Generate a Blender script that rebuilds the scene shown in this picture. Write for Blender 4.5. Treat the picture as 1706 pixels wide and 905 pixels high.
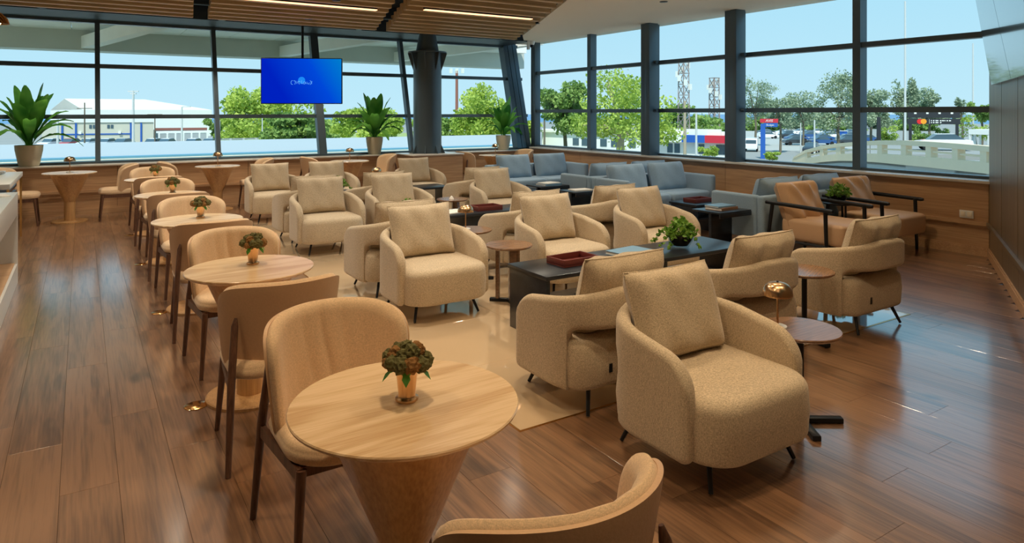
import bpy, bmesh, math, random
from math import sin, cos, tan, pi, radians, sqrt, atan2
from mathutils import Vector, Matrix, noise as mnoise

S = bpy.context.scene
for o in list(bpy.data.objects): bpy.data.objects.remove(o)
COL = S.collection

# ------------------------------------------------------------------ camera
YAW = radians(32.4); FPX = 1130.0; CX = 853.0; HZ = 188.0; CAMH = 1.64
SY, CY = sin(YAW), cos(YAW)
cam_d = bpy.data.cameras.new('camera'); cam = bpy.data.objects.new('camera', cam_d)
COL.objects.link(cam); S.camera = cam
cam.location = (0, 0, CAMH); cam.rotation_euler = (pi/2, 0, -YAW)
cam_d.sensor_width = 36.0; cam_d.lens = 36.0*FPX/1706.0
cam_d.shift_y = -(452.5-HZ)/1706.0
cam_d.clip_start = 0.05; cam_d.clip_end = 3000

def W(px, d):                       # pixel column + depth -> floor position
    X = (px-CX)/FPX*d
    return (CY*X+SY*d, -SY*X+CY*d)
def P(px, py, d):                   # pixel + depth -> point
    x, y = W(px, d)
    return (x, y, CAMH+(HZ-py)*d/FPX)
def proj(x, y, z):
    X = CY*x-SY*y; d = SY*x+CY*y
    if d < 0.05: return None
    return (CX+FPX*X/d, HZ+FPX*(CAMH-z)/d, d)

def srgb(r, g, b):
    def f(c):
        c /= 255.0
        return c/12.92 if c <= .04045 else ((c+.055)/1.055)**2.4
    return (f(r), f(g), f(b), 1.0)

# ------------------------------------------------------------------ sky, sun, exposure
S.view_settings.view_transform = 'Standard'; S.view_settings.look = 'None'
S.view_settings.gamma = 1.0; S.view_settings.use_curve_mapping = False
S.view_settings.exposure = 0.42
world = bpy.data.worlds.new('sky'); S.world = world; world.use_nodes = True
wn = world.node_tree; wn.nodes.clear()
wo = wn.nodes.new('ShaderNodeOutputWorld'); wb = wn.nodes.new('ShaderNodeBackground')
wt = wn.nodes.new('ShaderNodeTexCoord'); wsx = wn.nodes.new('ShaderNodeSeparateXYZ'); wr = wn.nodes.new('ShaderNodeValToRGB')
wn.links.new(wt.outputs['Generated'], wsx.inputs[0]); wn.links.new(wsx.outputs['Z'], wr.inputs[0])
wr.color_ramp.elements[0].position = 0.0; wr.color_ramp.elements[0].color = srgb(190, 224, 238)
wr.color_ramp.elements[1].position = 1.0; wr.color_ramp.elements[1].color = srgb(110, 178, 228)
e_ = wr.color_ramp.elements.new(0.25); e_.color = srgb(160, 212, 236)
wn.links.new(wr.outputs[0], wb.inputs[0]); wn.links.new(wb.outputs[0], wo.inputs[0])
wb.inputs[1].default_value = .86
sun_d = bpy.data.lights.new('sun', 'SUN'); sun = bpy.data.objects.new('sun', sun_d); COL.objects.link(sun)
sun_d.energy = 3.3; sun_d.angle = radians(1.0); sun_d.color = (1.0, .95, .86)
sun.rotation_euler = Vector((.45, .50, -.95)).to_track_quat('-Z', 'Y').to_euler()

# ------------------------------------------------------------------ materials
def newmat(name):
    m = bpy.data.materials.new(name); m.use_nodes = True
    nt = m.node_tree; b = nt.nodes['Principled BSDF']
    return m, nt, b
def N(nt, t, **kw):
    n = nt.nodes.new(t)
    for k, v in kw.items():
        if k in n.inputs: n.inputs[k].default_value = v
        else: setattr(n, k, v)
    return n
def plain(name, col, rough=.5, metal=0.0, spec=.5, emis=None, es=0, coat=0, var=0.0, bump=0.0, bscale=60):
    m, nt, b = newmat(name)
    b.inputs['Base Color'].default_value = col; b.inputs['Roughness'].default_value = rough
    b.inputs['Metallic'].default_value = metal; b.inputs['Specular IOR Level'].default_value = spec
    if coat: b.inputs['Coat Weight'].default_value = coat
    if emis:
        b.inputs['Emission Color'].default_value = emis; b.inputs['Emission Strength'].default_value = es
    if var or bump:
        tc = N(nt, 'ShaderNodeTexCoord'); no = N(nt, 'ShaderNodeTexNoise', Scale=bscale, Detail=4.0)
        nt.links.new(tc.outputs['Object'], no.inputs['Vector'])
        if var:
            mx = N(nt, 'ShaderNodeMix', data_type='RGBA')
            mx.inputs[6].default_value = tuple(c*(1-var) for c in col[:3])+(1,)
            mx.inputs[7].default_value = tuple(min(1, c*(1+var)) for c in col[:3])+(1,)
            nt.links.new(no.outputs[0], mx.inputs[0]); nt.links.new(mx.outputs[2], b.inputs['Base Color'])
        if bump:
            bp = N(nt, 'ShaderNodeBump', Strength=bump, Distance=.004)
            nt.links.new(no.outputs[0], bp.inputs['Height']); nt.links.new(bp.outputs[0], b.inputs['Normal'])
    return m
def wood(name, c1, c2, axis=2, scale=1.0, rough=.45, rings=.5, coat=0.0, world=False, knots=False, coarse=1.0):
    m, nt, b = newmat(name); L = nt.links.new
    if world:
        g = N(nt, 'ShaderNodeNewGeometry'); at = N(nt, 'ShaderNodeAttribute', attribute_name='rnd')
        mu = N(nt, 'ShaderNodeVectorMath', operation='SCALE'); mu.inputs[0].default_value = (37, 61, 13)
        L(at.outputs['Fac'], mu.inputs['Scale'])
        ad = N(nt, 'ShaderNodeVectorMath', operation='ADD'); L(g.outputs['Position'], ad.inputs[0]); L(mu.outputs[0], ad.inputs[1])
        vec = ad.outputs[0]
    else:
        tc = N(nt, 'ShaderNodeTexCoord'); vec = tc.outputs['Object']
    sc = [6.0*scale*coarse]*3; sc[axis] = .55*scale
    mp = N(nt, 'ShaderNodeMapping'); mp.inputs['Scale'].default_value = sc; L(vec, mp.inputs['Vector'])
    n1 = N(nt, 'ShaderNodeTexNoise', Scale=1.0, Detail=3.0, Roughness=.6, Distortion=.6); L(mp.outputs[0], n1.inputs['Vector'])
    sn = N(nt, 'ShaderNodeMath', operation='MULTIPLY'); sn.inputs[1].default_value = 26.0; L(n1.outputs[0], sn.inputs[0])
    si = N(nt, 'ShaderNodeMath', operation='SINE'); L(sn.outputs[0], si.inputs[0])
    sc2 = [90.0*scale]*3; sc2[axis] = 3.0*scale
    mp2 = N(nt, 'ShaderNodeMapping'); mp2.inputs['Scale'].default_value = sc2; L(vec, mp2.inputs['Vector'])
    n2 = N(nt, 'ShaderNodeTexNoise', Scale=1.0, Detail=3.0); L(mp2.outputs[0], n2.inputs['Vector'])
    a1 = N(nt, 'ShaderNodeMath', operation='MULTIPLY_ADD'); a1.inputs[1].default_value = .16*rings; a1.inputs[2].default_value = 0.0; L(si.outputs[0], a1.inputs[0])
    a2 = N(nt, 'ShaderNodeMath', operation='ADD'); L(a1.outputs[0], a2.inputs[0]); L(n2.outputs[0], a2.inputs[1])
    a3 = N(nt, 'ShaderNodeMath', operation='MULTIPLY_ADD'); a3.inputs[1].default_value = .5; L(n1.outputs[0], a3.inputs[0]); L(a2.outputs[0], a3.inputs[2])
    last = a3.outputs[0]
    if world:
        a4 = N(nt, 'ShaderNodeMath', operation='MULTIPLY_ADD'); a4.inputs[1].default_value = .26; L(at.outputs['Fac'], a4.inputs[0]); L(last, a4.inputs[2])
        a5 = N(nt, 'ShaderNodeMath', operation='SUBTRACT'); a5.inputs[1].default_value = .13; L(a4.outputs[0], a5.inputs[0]); last = a5.outputs[0]
    rp = N(nt, 'ShaderNodeValToRGB'); rp.color_ramp.elements[0].position = .42; rp.color_ramp.elements[1].position = 1.05
    rp.color_ramp.elements[0].color = c2; rp.color_ramp.elements[1].color = c1
    L(last, rp.inputs[0]); colout = rp.outputs[0]
    if knots:
        mp3 = N(nt, 'ShaderNodeMapping'); k = [5.0]*3; k[axis] = 2.2; mp3.inputs['Scale'].default_value = k; L(vec, mp3.inputs['Vector'])
        vo = N(nt, 'ShaderNodeTexNoise', Scale=1.0, Detail=2.0); L(mp3.outputs[0], vo.inputs['Vector'])
        kr = N(nt, 'ShaderNodeValToRGB'); kr.color_ramp.elements[0].position = .66; kr.color_ramp.elements[0].color = (0, 0, 0, 1)
        kr.color_ramp.elements[1].position = .76; kr.color_ramp.elements[1].color = (.7, .7, .7, 1); L(vo.outputs[0], kr.inputs[0])
        mx = N(nt, 'ShaderNodeMix', data_type='RGBA'); mx.inputs[7].default_value = tuple(c*.38 for c in c2[:3])+(1,)
        L(kr.outputs[0], mx.inputs[0]); L(colout, mx.inputs[6]); colout = mx.outputs[2]
    L(colout, b.inputs['Base Color']); b.inputs['Roughness'].default_value = rough
    if coat: b.inputs['Coat Weight'].default_value = coat; b.inputs['Coat Roughness'].default_value = .15; b.inputs['Coat IOR'].default_value = 2.5; b.inputs['Specular IOR Level'].default_value = .8
    bp = N(nt, 'ShaderNodeBump', Strength=.12, Distance=.002); L(last, bp.inputs['Height']); L(bp.outputs[0], b.inputs['Normal'])
    return m
def fabric(name, col, dark=.55, thread=170.0, bump=.5, fuzz=.25):
    m, nt, b = newmat(name); L = nt.links.new
    tc = N(nt, 'ShaderNodeTexCoord')
    outs = []
    for sc in ((thread, thread, thread*.22), (thread*.25, thread*.25, thread), ):
        mp = N(nt, 'ShaderNodeMapping'); mp.inputs['Scale'].default_value = sc; L(tc.outputs['Object'], mp.inputs['Vector'])
        n = N(nt, 'ShaderNodeTexNoise', Scale=1.0, Detail=2.0, Roughness=.6); L(mp.outputs[0], n.inputs['Vector']); outs.append(n.outputs[0])
    ad = N(nt, 'ShaderNodeMath', operation='ADD'); L(outs[0], ad.inputs[0]); L(outs[1], ad.inputs[1])
    rp = N(nt, 'ShaderNodeValToRGB'); rp.color_ramp.elements[0].position = .34; rp.color_ramp.elements[1].position = .66
    hv = N(nt, 'ShaderNodeMath', operation='MULTIPLY'); hv.inputs[1].default_value = .5; L(ad.outputs[0], hv.inputs[0]); L(hv.outputs[0], rp.inputs[0])
    rp.color_ramp.elements[0].color = tuple(c*dark for c in col[:3])+(1,)
    rp.color_ramp.elements[1].color = tuple(min(1, c*1.18) for c in col[:3])+(1,)
    L(rp.outputs[0], b.inputs['Base Color']); b.inputs['Roughness'].default_value = .9; b.inputs['Specular IOR Level'].default_value = .2
    b.inputs['Sheen Weight'].default_value = fuzz; b.inputs['Sheen Roughness'].default_value = .5
    bp = N(nt, 'ShaderNodeBump', Strength=bump, Distance=.003); L(hv.outputs[0], bp.inputs['Height']); L(bp.outputs[0], b.inputs['Normal'])
    return m
def leafmat(name, c1, c2, rough=.5, trans=.35, scale=3.0):
    m, nt, b = newmat(name); L = nt.links.new
    tc = N(nt, 'ShaderNodeTexCoord'); n = N(nt, 'ShaderNodeTexNoise', Scale=scale, Detail=2.0); L(tc.outputs['Object'], n.inputs['Vector'])
    rp = N(nt, 'ShaderNodeValToRGB'); rp.color_ramp.elements[0].position = .35; rp.color_ramp.elements[1].position = .65
    rp.color_ramp.elements[0].color = c1; rp.color_ramp.elements[1].color = c2; L(n.outputs[0], rp.inputs[0]); L(rp.outputs[0], b.inputs['Base Color'])
    b.inputs['Roughness'].default_value = rough; b.inputs['Specular IOR Level'].default_value = .3
    tr = N(nt, 'ShaderNodeBsdfTranslucent'); L(rp.outputs[0], tr.inputs[0])
    mx = N(nt, 'ShaderNodeMixShader'); mx.inputs[0].default_value = trans
    L(b.outputs[0], mx.inputs[1]); L(tr.outputs[0], mx.inputs[2]); L(mx.outputs[0], nt.nodes['Material Output'].inputs[0])
    return m
def glassmat(name, tint, refl=.06, rough=.0):
    m, nt, b = newmat(name); L = nt.links.new; nt.nodes.remove(b)
    t = N(nt, 'ShaderNodeBsdfTransparent'); t.inputs[0].default_value = tint
    g = N(nt, 'ShaderNodeBsdfGlossy'); g.inputs['Roughness'].default_value = rough
    lw = N(nt, 'ShaderNodeLayerWeight', Blend=.5)
    pw = N(nt, 'ShaderNodeMath', operation='POWER'); pw.inputs[1].default_value = 5.0; L(lw.outputs['Facing'], pw.inputs[0])
    fr = N(nt, 'ShaderNodeMath', operation='MULTIPLY_ADD'); fr.inputs[1].default_value = .6; fr.inputs[2].default_value = 0.0; L(pw.outputs[0], fr.inputs[0])
    mx = N(nt, 'ShaderNodeMixShader'); L(fr.outputs[0], mx.inputs[0]); L(t.outputs[0], mx.inputs[1]); L(g.outputs[0], mx.inputs[2])
    L(mx.outputs[0], nt.nodes['Material Output'].inputs[0])
    return m
def emitmat(name, col, st):
    m, nt, b = newmat(name); nt.nodes.remove(b)
    e = N(nt, 'ShaderNodeEmission'); e.inputs[0].default_value = col; e.inputs[1].default_value = st
    nt.links.new(e.outputs[0], nt.nodes['Material Output'].inputs[0]); return m

M = {}
M['plank'] = wood('floor_oak', srgb(152, 112, 80), srgb(96, 66, 45), axis=1, scale=1.0, rough=.34, rings=.75, world=True, knots=True, coat=1.0)
M['oak'] = wood('table_oak', srgb(232, 202, 162), srgb(204, 168, 124), axis=0, scale=1.5, rough=.27, rings=1.4, coarse=.45)
M['oakv'] = wood('cone_oak', srgb(212, 166, 110), srgb(176, 130, 82), axis=2, scale=1.2, rough=.42, rings=.5)
for k_ in ('oak',): M[k_].node_tree.nodes['Principled BSDF'].inputs['Specular IOR Level'].default_value = 1.0
M['walnut'] = wood('walnut', srgb(116, 80, 60), srgb(70, 46, 34), axis=2, scale=2.0, rough=.4)
M['sidewood'] = wood('walnut_top', srgb(150, 112, 82), srgb(104, 74, 54), axis=0, scale=1.5, rough=.24)
M['sidewood'].node_tree.nodes['Principled BSDF'].inputs['Specular IOR Level'].default_value = 1.0
M['wallwood'] = wood('wall_oak', srgb(206, 166, 124), srgb(170, 130, 94), axis=0, scale=.8, rough=.45, rings=.3)
M['wallwood_y'] = wood('wall_oak_y', srgb(206, 166, 124), srgb(170, 130, 94), axis=1, scale=.8, rough=.45, rings=.3)
M['wallwoodv'] = wood('panel_oak', srgb(126, 108, 84), srgb(94, 80, 62), axis=2, scale=.8, rough=.36, rings=.3)
M['slat'] = wood('slat_oak', srgb(216, 182, 130), srgb(176, 140, 92), axis=0, scale=.8, rough=.5, rings=.3)
M['boucle'] = fabric('tweed_fabric', srgb(212, 192, 162), dark=.46, thread=440, bump=.5)
M['linen'] = fabric('linen_fabric', srgb(222, 190, 152), dark=.8, thread=420, bump=.2)
M['grey'] = fabric('grey_wool', srgb(146, 170, 188), dark=.82, thread=420, bump=.2)
M['leather'] = plain('tan_leather', srgb(206, 168, 130), .42, var=.1, bump=.15, bscale=120)
M['steel'] = plain('dark_steel', srgb(84, 100, 110), .35, metal=.25)
M['black'] = plain('black_metal', srgb(26, 28, 32), .4, metal=.3)
M['blackwood'] = wood('black_ash', srgb(38, 44, 52), srgb(16, 20, 26), axis=0, scale=1.2, rough=.3)
M['brass'] = plain('brass', srgb(222, 172, 104), .18, metal=1.0)
M['gold'] = plain('rose_gold', srgb(216, 178, 136), .26, metal=1.0)
M['whitemetal'] = plain('white_enamel', srgb(236, 236, 232), .3)
M['tile'] = plain('polished_tile', srgb(206, 180, 146), .05, var=.05, bscale=3, coat=.3)
M['plaster'] = plain('cream_plaster', srgb(246, 236, 216), .8)
M['tile'].node_tree.nodes['Principled BSDF'].inputs['Coat Weight'].default_value = 1.0
M['tile'].node_tree.nodes['Principled BSDF'].inputs['Coat IOR'].default_value = 1.9
M['dark'] = plain('dark_void', srgb(24, 30, 36), .9)
M['header'] = plain('dark_header', srgb(36, 48, 56), .5)
M['ledge'] = plain('ledge_stone', srgb(222, 214, 202), .16)
M['counter'] = plain('white_counter', srgb(214, 214, 208), .3, var=.04, bscale=8)
M['burgundy'] = plain('burgundy_leather', srgb(112, 52, 46), .4, bump=.15, bscale=150)
M['paper'] = plain('paper', srgb(238, 234, 224), .7)
M['bookblue'] = plain('book_cover_blue', srgb(120, 160, 190), .35)
M['bookbrown'] = plain('book_cover_brown', srgb(150, 112, 84), .4)
M['pot'] = plain('stone_pot', srgb(206, 196, 172), .6, var=.06, bump=.2, bscale=40)
M['soil'] = plain('soil', srgb(58, 44, 34), .95, bump=.6, bscale=40)
M['leaf'] = leafmat('big_leaf', srgb(62, 132, 54), srgb(122, 190, 82), rough=.35, trans=.5)
M['ivy'] = leafmat('ivy_leaf', srgb(74, 124, 40), srgb(140, 178, 70), trans=.35, scale=30)
M['bloom'] = plain('dried_bloom', srgb(92, 88, 46), .9, var=.5, bump=1.0, bscale=90)
M['bloom2'] = plain('rust_bloom', srgb(132, 92, 44), .9, var=.4, bump=1.0, bscale=90)
M['bloom3'] = plain('dark_bloom', srgb(60, 66, 36), .9, var=.5, bump=1.0, bscale=90)
M['glass'] = glassmat('window_glass', (.95, .985, .99, 1))
M['clear'] = glassmat('bowl_glass', (.86, .93, .95, 1))
M['teal'] = plain('glossy_panel', srgb(84, 118, 130), .14, metal=.3, coat=.6)
M['warm'] = emitmat('strip_glow', (1.0, .55, .22, 1), 5.0)
M['beamc'] = plain('beam_concrete', srgb(200, 206, 196), .9, var=.08, bscale=2)
M['concrete'] = plain('canopy_concrete_bounce', srgb(242, 244, 236), .9, var=.08, bscale=2)  # whiter than the beam: light bounced off the roof is put into the colour
def frost():
    m, nt, b = newmat('frosted_film'); L = nt.links.new; nt.nodes.remove(b)
    d = N(nt, 'ShaderNodeBsdfDiffuse'); d.inputs[0].default_value = srgb(226, 236, 242)
    t = N(nt, 'ShaderNodeBsdfTranslucent'); t.inputs[0].default_value = srgb(232, 242, 248)
    mx = N(nt, 'ShaderNodeMixShader'); mx.inputs[0].default_value = .8; L(d.outputs[0], mx.inputs[1]); L(t.outputs[0], mx.inputs[2])
    L(mx.outputs[0], nt.nodes['Material Output'].inputs[0]); return m
M['frost'] = frost()

# ------------------------------------------------------------------ mesh building
class MB:
    def __init__(s): s.v = []; s.f = []; s.mi = []
    def add(s, verts, faces, mi=0):
        o = len(s.v); s.v += [tuple(p) for p in verts]
        for f in faces: s.f.append(tuple(i+o for i in f)); s.mi.append(mi)
        return s
    def box(s, x0, x1, y0, y1, z0, z1, mi=0):
        v = [(x, y, z) for x in (x0, x1) for y in (y0, y1) for z in (z0, z1)]
        return s.add(v, [(0,1,3,2),(4,6,7,5),(0,4,5,1),(2,3,7,6),(0,2,6,4),(1,5,7,3)], mi)
    def rbox(s, x0, x1, y0, y1, z0, z1, r=.01, seg=2, mi=0, mat=None):
        bm = bmesh.new(); bmesh.ops.create_cube(bm, size=1)
        for v in bm.verts:
            v.co = Vector(((x0+x1)/2+v.co.x*(x1-x0), (y0+y1)/2+v.co.y*(y1-y0), (z0+z1)/2+v.co.z*(z1-z0)))
        bmesh.ops.bevel(bm, geom=bm.edges[:], offset=r, segments=seg, affect='EDGES', profile=.5)
        if mat is not None: bm.transform(mat)
        bm.verts.ensure_lookup_table()
        s.add([v.co for v in bm.verts], [[v.index for v in f.verts] for f in bm.faces], mi); bm.free(); return s
    def beam(s, p0, p1, w, h, up=(0,0,1), mi=0):           # oriented box between two points; w sideways, h along up
        p0 = Vector(p0); p1 = Vector(p1); t = (p1-p0).normalized(); u = Vector(up)
        sd = t.cross(u).normalized(); u = sd.cross(t).normalized()
        v = [p+sd*a*w/2+u*b*h/2 for p in (p0, p1) for a, b in ((-1,-1),(1,-1),(1,1),(-1,1))]
        return s.add(v, [(0,3,2,1),(4,5,6,7),(0,1,5,4),(1,2,6,5),(2,3,7,6),(3,0,4,7)], mi)
    def tube(s, pts, rad, seg=8, mi=0, caps=True):
        pts = [Vector(p) for p in pts]; n = len(pts)
        if not isinstance(rad, (list, tuple)): rad = [rad]*n
        o = len(s.v); up = None
        for i, p in enumerate(pts):
            t = (pts[min(i+1, n-1)]-pts[max(i-1, 0)]).normalized()
            if up is None:
                up = Vector((0,0,1)) if abs(t.z) < .9 else Vector((1,0,0))
            a = t.cross(up).normalized(); b = a.cross(t).normalized(); up = b
            for k in range(seg):
                q = 2*pi*k/seg; s.v.append(tuple(p+(a*cos(q)+b*sin(q))*rad[i]))
        for i in range(n-1):
            for k in range(seg):
                s.f.append((o+i*seg+k, o+i*seg+(k+1) % seg, o+(i+1)*seg+(k+1) % seg, o+(i+1)*seg+k)); s.mi.append(mi)
        if caps:
            s.f.append(tuple(o+k for k in reversed(range(seg)))); s.mi.append(mi)
            s.f.append(tuple(o+(n-1)*seg+k for k in range(seg))); s.mi.append(mi)
        return s
    def lathe(s, prof, seg=32, c=(0,0,0), mi=0):
        o = len(s.v)
        for r, z in prof:
            for k in range(seg):
                q = 2*pi*k/seg; s.v.append((c[0]+r*cos(q), c[1]+r*sin(q), c[2]+z))
        for i in range(len(prof)-1):
            for k in range(seg):
                s.f.append((o+i*seg+k, o+i*seg+(k+1) % seg, o+(i+1)*seg+(k+1) % seg, o+(i+1)*seg+k)); s.mi.append(mi)
        if prof[0][0] > 1e-6: s.f.append(tuple(o+k for k in reversed(range(seg)))); s.mi.append(mi)
        if prof[-1][0] > 1e-6: s.f.append(tuple(o+(len(prof)-1)*seg+k for k in range(seg))); s.mi.append(mi)
        return s
    def rings(s, rings, cap0=True, cap1=True, mi=0, closed=True):
        o = len(s.v); n = len(rings[0])
        for r in rings: s.v += [tuple(p) for p in r]
        for i in range(len(rings)-1):
            for k in range(n if closed else n-1):
                s.f.append((o+i*n+k, o+i*n+(k+1) % n, o+(i+1)*n+(k+1) % n, o+(i+1)*n+k)); s.mi.append(mi)
        if cap0: s.f.append(tuple(o+k for k in reversed(range(n)))); s.mi.append(mi)
        if cap1: s.f.append(tuple(o+(len(rings)-1)*n+k for k in range(n))); s.mi.append(mi)
        return s
    def superq(s, c, size, e1=.35, e2=.35, nu=28, nv=14, mat=None, mi=0):
        def sp(v, e): return math.copysign(abs(v)**e, v)
        o = len(s.v); mat = mat or Matrix()
        for j in range(nv+1):
            ph = -pi/2+pi*j/nv
            for k in range(nu):
                th = 2*pi*(k+.5)/nu
                p = Vector((size[0]/2*sp(cos(ph), e1)*sp(cos(th), e2), size[1]/2*sp(cos(ph), e1)*sp(sin(th), e2), size[2]/2*sp(sin(ph), e1)))
                p = mat @ p; s.v.append((p.x+c[0], p.y+c[1], p.z+c[2]))
        for j in range(nv):
            for k in range(nu):
                s.f.append((o+j*nu+k, o+j*nu+(k+1) % nu, o+(j+1)*nu+(k+1) % nu, o+(j+1)*nu+k)); s.mi.append(mi)
        return s
    def prism(s, poly, z0, z1, mi=0):
        n = len(poly)
        v = [(x, y, z0) for x, y in poly]+[(x, y, z1) for x, y in poly]
        f = [tuple(reversed(range(n))), tuple(range(n, 2*n))]+[(k, (k+1) % n, n+(k+1) % n, n+k) for k in range(n)]
        return s.add(v, f, mi)
    def quadz(s, pts, mi=0): return s.add(pts, [tuple(range(len(pts)))], mi)
    def xf(s, mat): s.v = [tuple(mat @ Vector(p)) for p in s.v]; return s
    def mesh(s, name, mats, smooth=40):
        me = bpy.data.meshes.new(name); me.from_pydata(s.v, [], s.f)
        if smooth and len(s.f) < 6000:
            bm = bmesh.new(); bm.from_mesh(me); bmesh.ops.recalc_face_normals(bm, faces=bm.faces[:]); bm.to_mesh(me); bm.free()
        mats = mats if isinstance(mats, (list, tuple)) else [mats]
        for m in mats: me.materials.append(M[m] if isinstance(m, str) else m)
        if len(mats) > 1: me.polygons.foreach_set('material_index', s.mi)
        if smooth:
            me.polygons.foreach_set('use_smooth', [True]*len(me.polygons))
            try: me.set_sharp_from_angle(angle=radians(smooth))
            except Exception: pass
        me.validate(); me.update(); return me
    def build(s, name, mats, parent=None, smooth=40, loc=None, rz=0, rot=None):
        o = bpy.data.objects.new(name, s.mesh(name, mats, smooth)); COL.objects.link(o)
        if parent: o.parent = parent
        if loc: o.location = loc
        o.rotation_euler = rot if rot else (0, 0, rz)
        return o
def obj_from(name, me, parent=None, loc=(0,0,0), rot=(0,0,0), scale=None):
    o = bpy.data.objects.new(name, me); COL.objects.link(o); o.parent = parent; o.location = loc; o.rotation_euler = rot
    if scale: o.scale = scale
    return o
def empty(name, loc=(0,0,0), rz=0):
    o = bpy.data.objects.new(name, None); COL.objects.link(o); o.location = loc; o.rotation_euler = (0,0,rz)
    o.empty_display_size = .1; return o
def tag(o, label=None, cat=None, group=None, kind=None):
    if label: o['label'] = label
    if cat: o['category'] = cat
    if group: o['group'] = group
    if kind: o['kind'] = kind
    return o
def kids(o): return [c for c in bpy.data.objects if c.parent == o]
CH = {}
def copy_tree(o, parent=None):
    c = o.copy(); COL.objects.link(c); c.parent = parent
    if o.name not in CH: CH[o.name] = kids(o)
    for ch in CH[o.name]: copy_tree(ch, c)
    return c
class Proto:                       # the first placement uses the prototype itself
    def __init__(s, root): s.root = root; s.used = False
    def place(s, loc, rz, label, cat, group=None):
        if not s.used:
            s.used = True; CH[s.root.name] = kids(s.root)
            for k in CH[s.root.name]: CH[k.name] = kids(k)
            o = s.root
        else: o = copy_tree(s.root)
        o.location = loc; o.rotation_euler = (0, 0, rz)
        tag(o, label, cat, group); return o
# ================================================================== THE ROOM
rng = random.Random(7)
XE, YN, XW = 8.7, 12.95, -3.6
LEAN = .273; GY = 13.28; GX = 8.97
SA = Vector((XE, 3.6, 0)); SU = Vector((-.885, -.466, 0)).normalized(); SN = Vector((SU.y, -SU.x, 0))
if SN.y < 0: SN = -SN
def south_y(x): return SA.y+(x-SA.x)*SU.y/SU.x
def sp(t, n, z): p = SA+SU*t+SN*n; return (p.x, p.y, z)
def struct(o): o['kind'] = 'structure'; return o

# ---- floor: planks run toward the far window wall, polished tile field in the middle
floor = struct(empty('floor'))
MB().add([(XW, south_y(XW), -.03), (XE, SA.y, -.03), (XE, YN, -.03), (XW, YN, -.03)], [(0,1,2,3)]).build('subfloor', M['dark'], floor, 0)
TX0, TX1, TY0, TY1 = 1.91, 5.68, 2.93, 10.95
PW = .22; planks = []
nx = int((XE-XW)/PW)+1
for i in range(nx):
    x0 = XW+i*PW; x1 = min(x0+PW, XE)
    ys = south_y((x0+x1)/2)
    y = ys-rng.random()*1.9
    while y < YN:
        L_ = rng.choice((1.7, 1.9, 2.1)); a, b = max(y, ys), min(y+L_, YN); y += L_
        if b-a < .05: continue
        rects = [(x0, x1, a, b)]
        if x1 > TX0 and x0 < TX1 and b > TY0 and a < TY1:          # cut around the tile field
            rects = []
            if a < TY0: rects.append((x0, x1, a, TY0))
            if b > TY1: rects.append((x0, x1, TY1, b))
            aa, bb = max(a, TY0), min(b, TY1)
            if x0 < TX0: rects.append((x0, TX0, aa, bb))
            if x1 > TX1: rects.append((TX1, x1, aa, bb))
        for r in rects:
            if r[1]-r[0] > .012 and r[3]-r[2] > .012: planks.append(r)
def vis_area(r):
    q = []
    for x, y in ((r[0], r[2]), (r[1], r[2]), (r[1], r[3]), (r[0], r[3])):
        p = proj(x, y, 0)
        if p is None: return 0
        q.append((min(max(p[0], 0), 1706), min(max(p[1], 0), 905)))
    return abs(sum(q[i][0]*q[(i+1) % 4][1]-q[(i+1) % 4][0]*q[i][1] for i in range(4)))/2
planks.sort(key=vis_area, reverse=True)
def plank_geo(mb, w, l, cx=0, cy=0):
    g = .0006; c = .0003
    a, b = w/2-g, l/2-g
    v = [(cx+sx*a, cy+sy*b, -.02) for sx, sy in ((-1,-1),(1,-1),(1,1),(-1,1))]
    v += [(cx+sx*a, cy+sy*b, -c) for sx, sy in ((-1,-1),(1,-1),(1,1),(-1,1))]
    v += [(cx+sx*(a-c), cy+sy*(b-c), 0) for sx, sy in ((-1,-1),(1,-1),(1,1),(-1,1))]
    f = [(8,9,10,11)]
    for lv in (0, 4):
        for k in range(4): f.append((lv+k, lv+(k+1) % 4, lv+4+(k+1) % 4, lv+4+k))
    mb.add(v, f)
def set_rnd(me, vals):
    at = me.attributes.new('rnd', 'FLOAT', 'POINT'); at.data.foreach_set('value', vals)
rest = MB(); rvals = []
for i, r in enumerate(planks):
    rv = rng.random()
    cx, cy = (r[0]+r[1])/2, (r[2]+r[3])/2
    if i < 296:
        mb = MB(); plank_geo(mb, r[1]-r[0], r[3]-r[2]); me = mb.mesh('plank', 'plank', 0); set_rnd(me, [rv]*12)
        obj_from('plank', me, floor, (cx, cy, 0))
    else:
        plank_geo(rest, r[1]-r[0], r[3]-r[2], cx, cy); rvals += [rv]*12
o = rest.build('plank_field', 'plank', floor, 0); set_rnd(o.data, rvals); tag(o, kind='stuff')
nxT, nyT = 4, 9
tw, tl = (TX1-TX0)/nxT, (TY1-TY0)/nyT
tm = MB(); plank_geo(tm, tw, tl); tme = tm.mesh('tile', 'tile', 0)
for i in range(nxT):
    for j in range(nyT):
        obj_from('tile', tme, floor, (TX0+(i+.5)*tw, TY0+(j+.5)*tl, .003))
tb = MB()
for a in ((TX0-.012, TX0, TY0-.012, TY1+.012), (TX1, TX1+.012, TY0-.012, TY1+.012), (TX0, TX1, TY0-.012, TY0), (TX0, TX1, TY1, TY1+.012)): tb.box(*a, -.01, .002)
tb.build('brass_edge_strip', 'brass', floor, 0)

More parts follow.
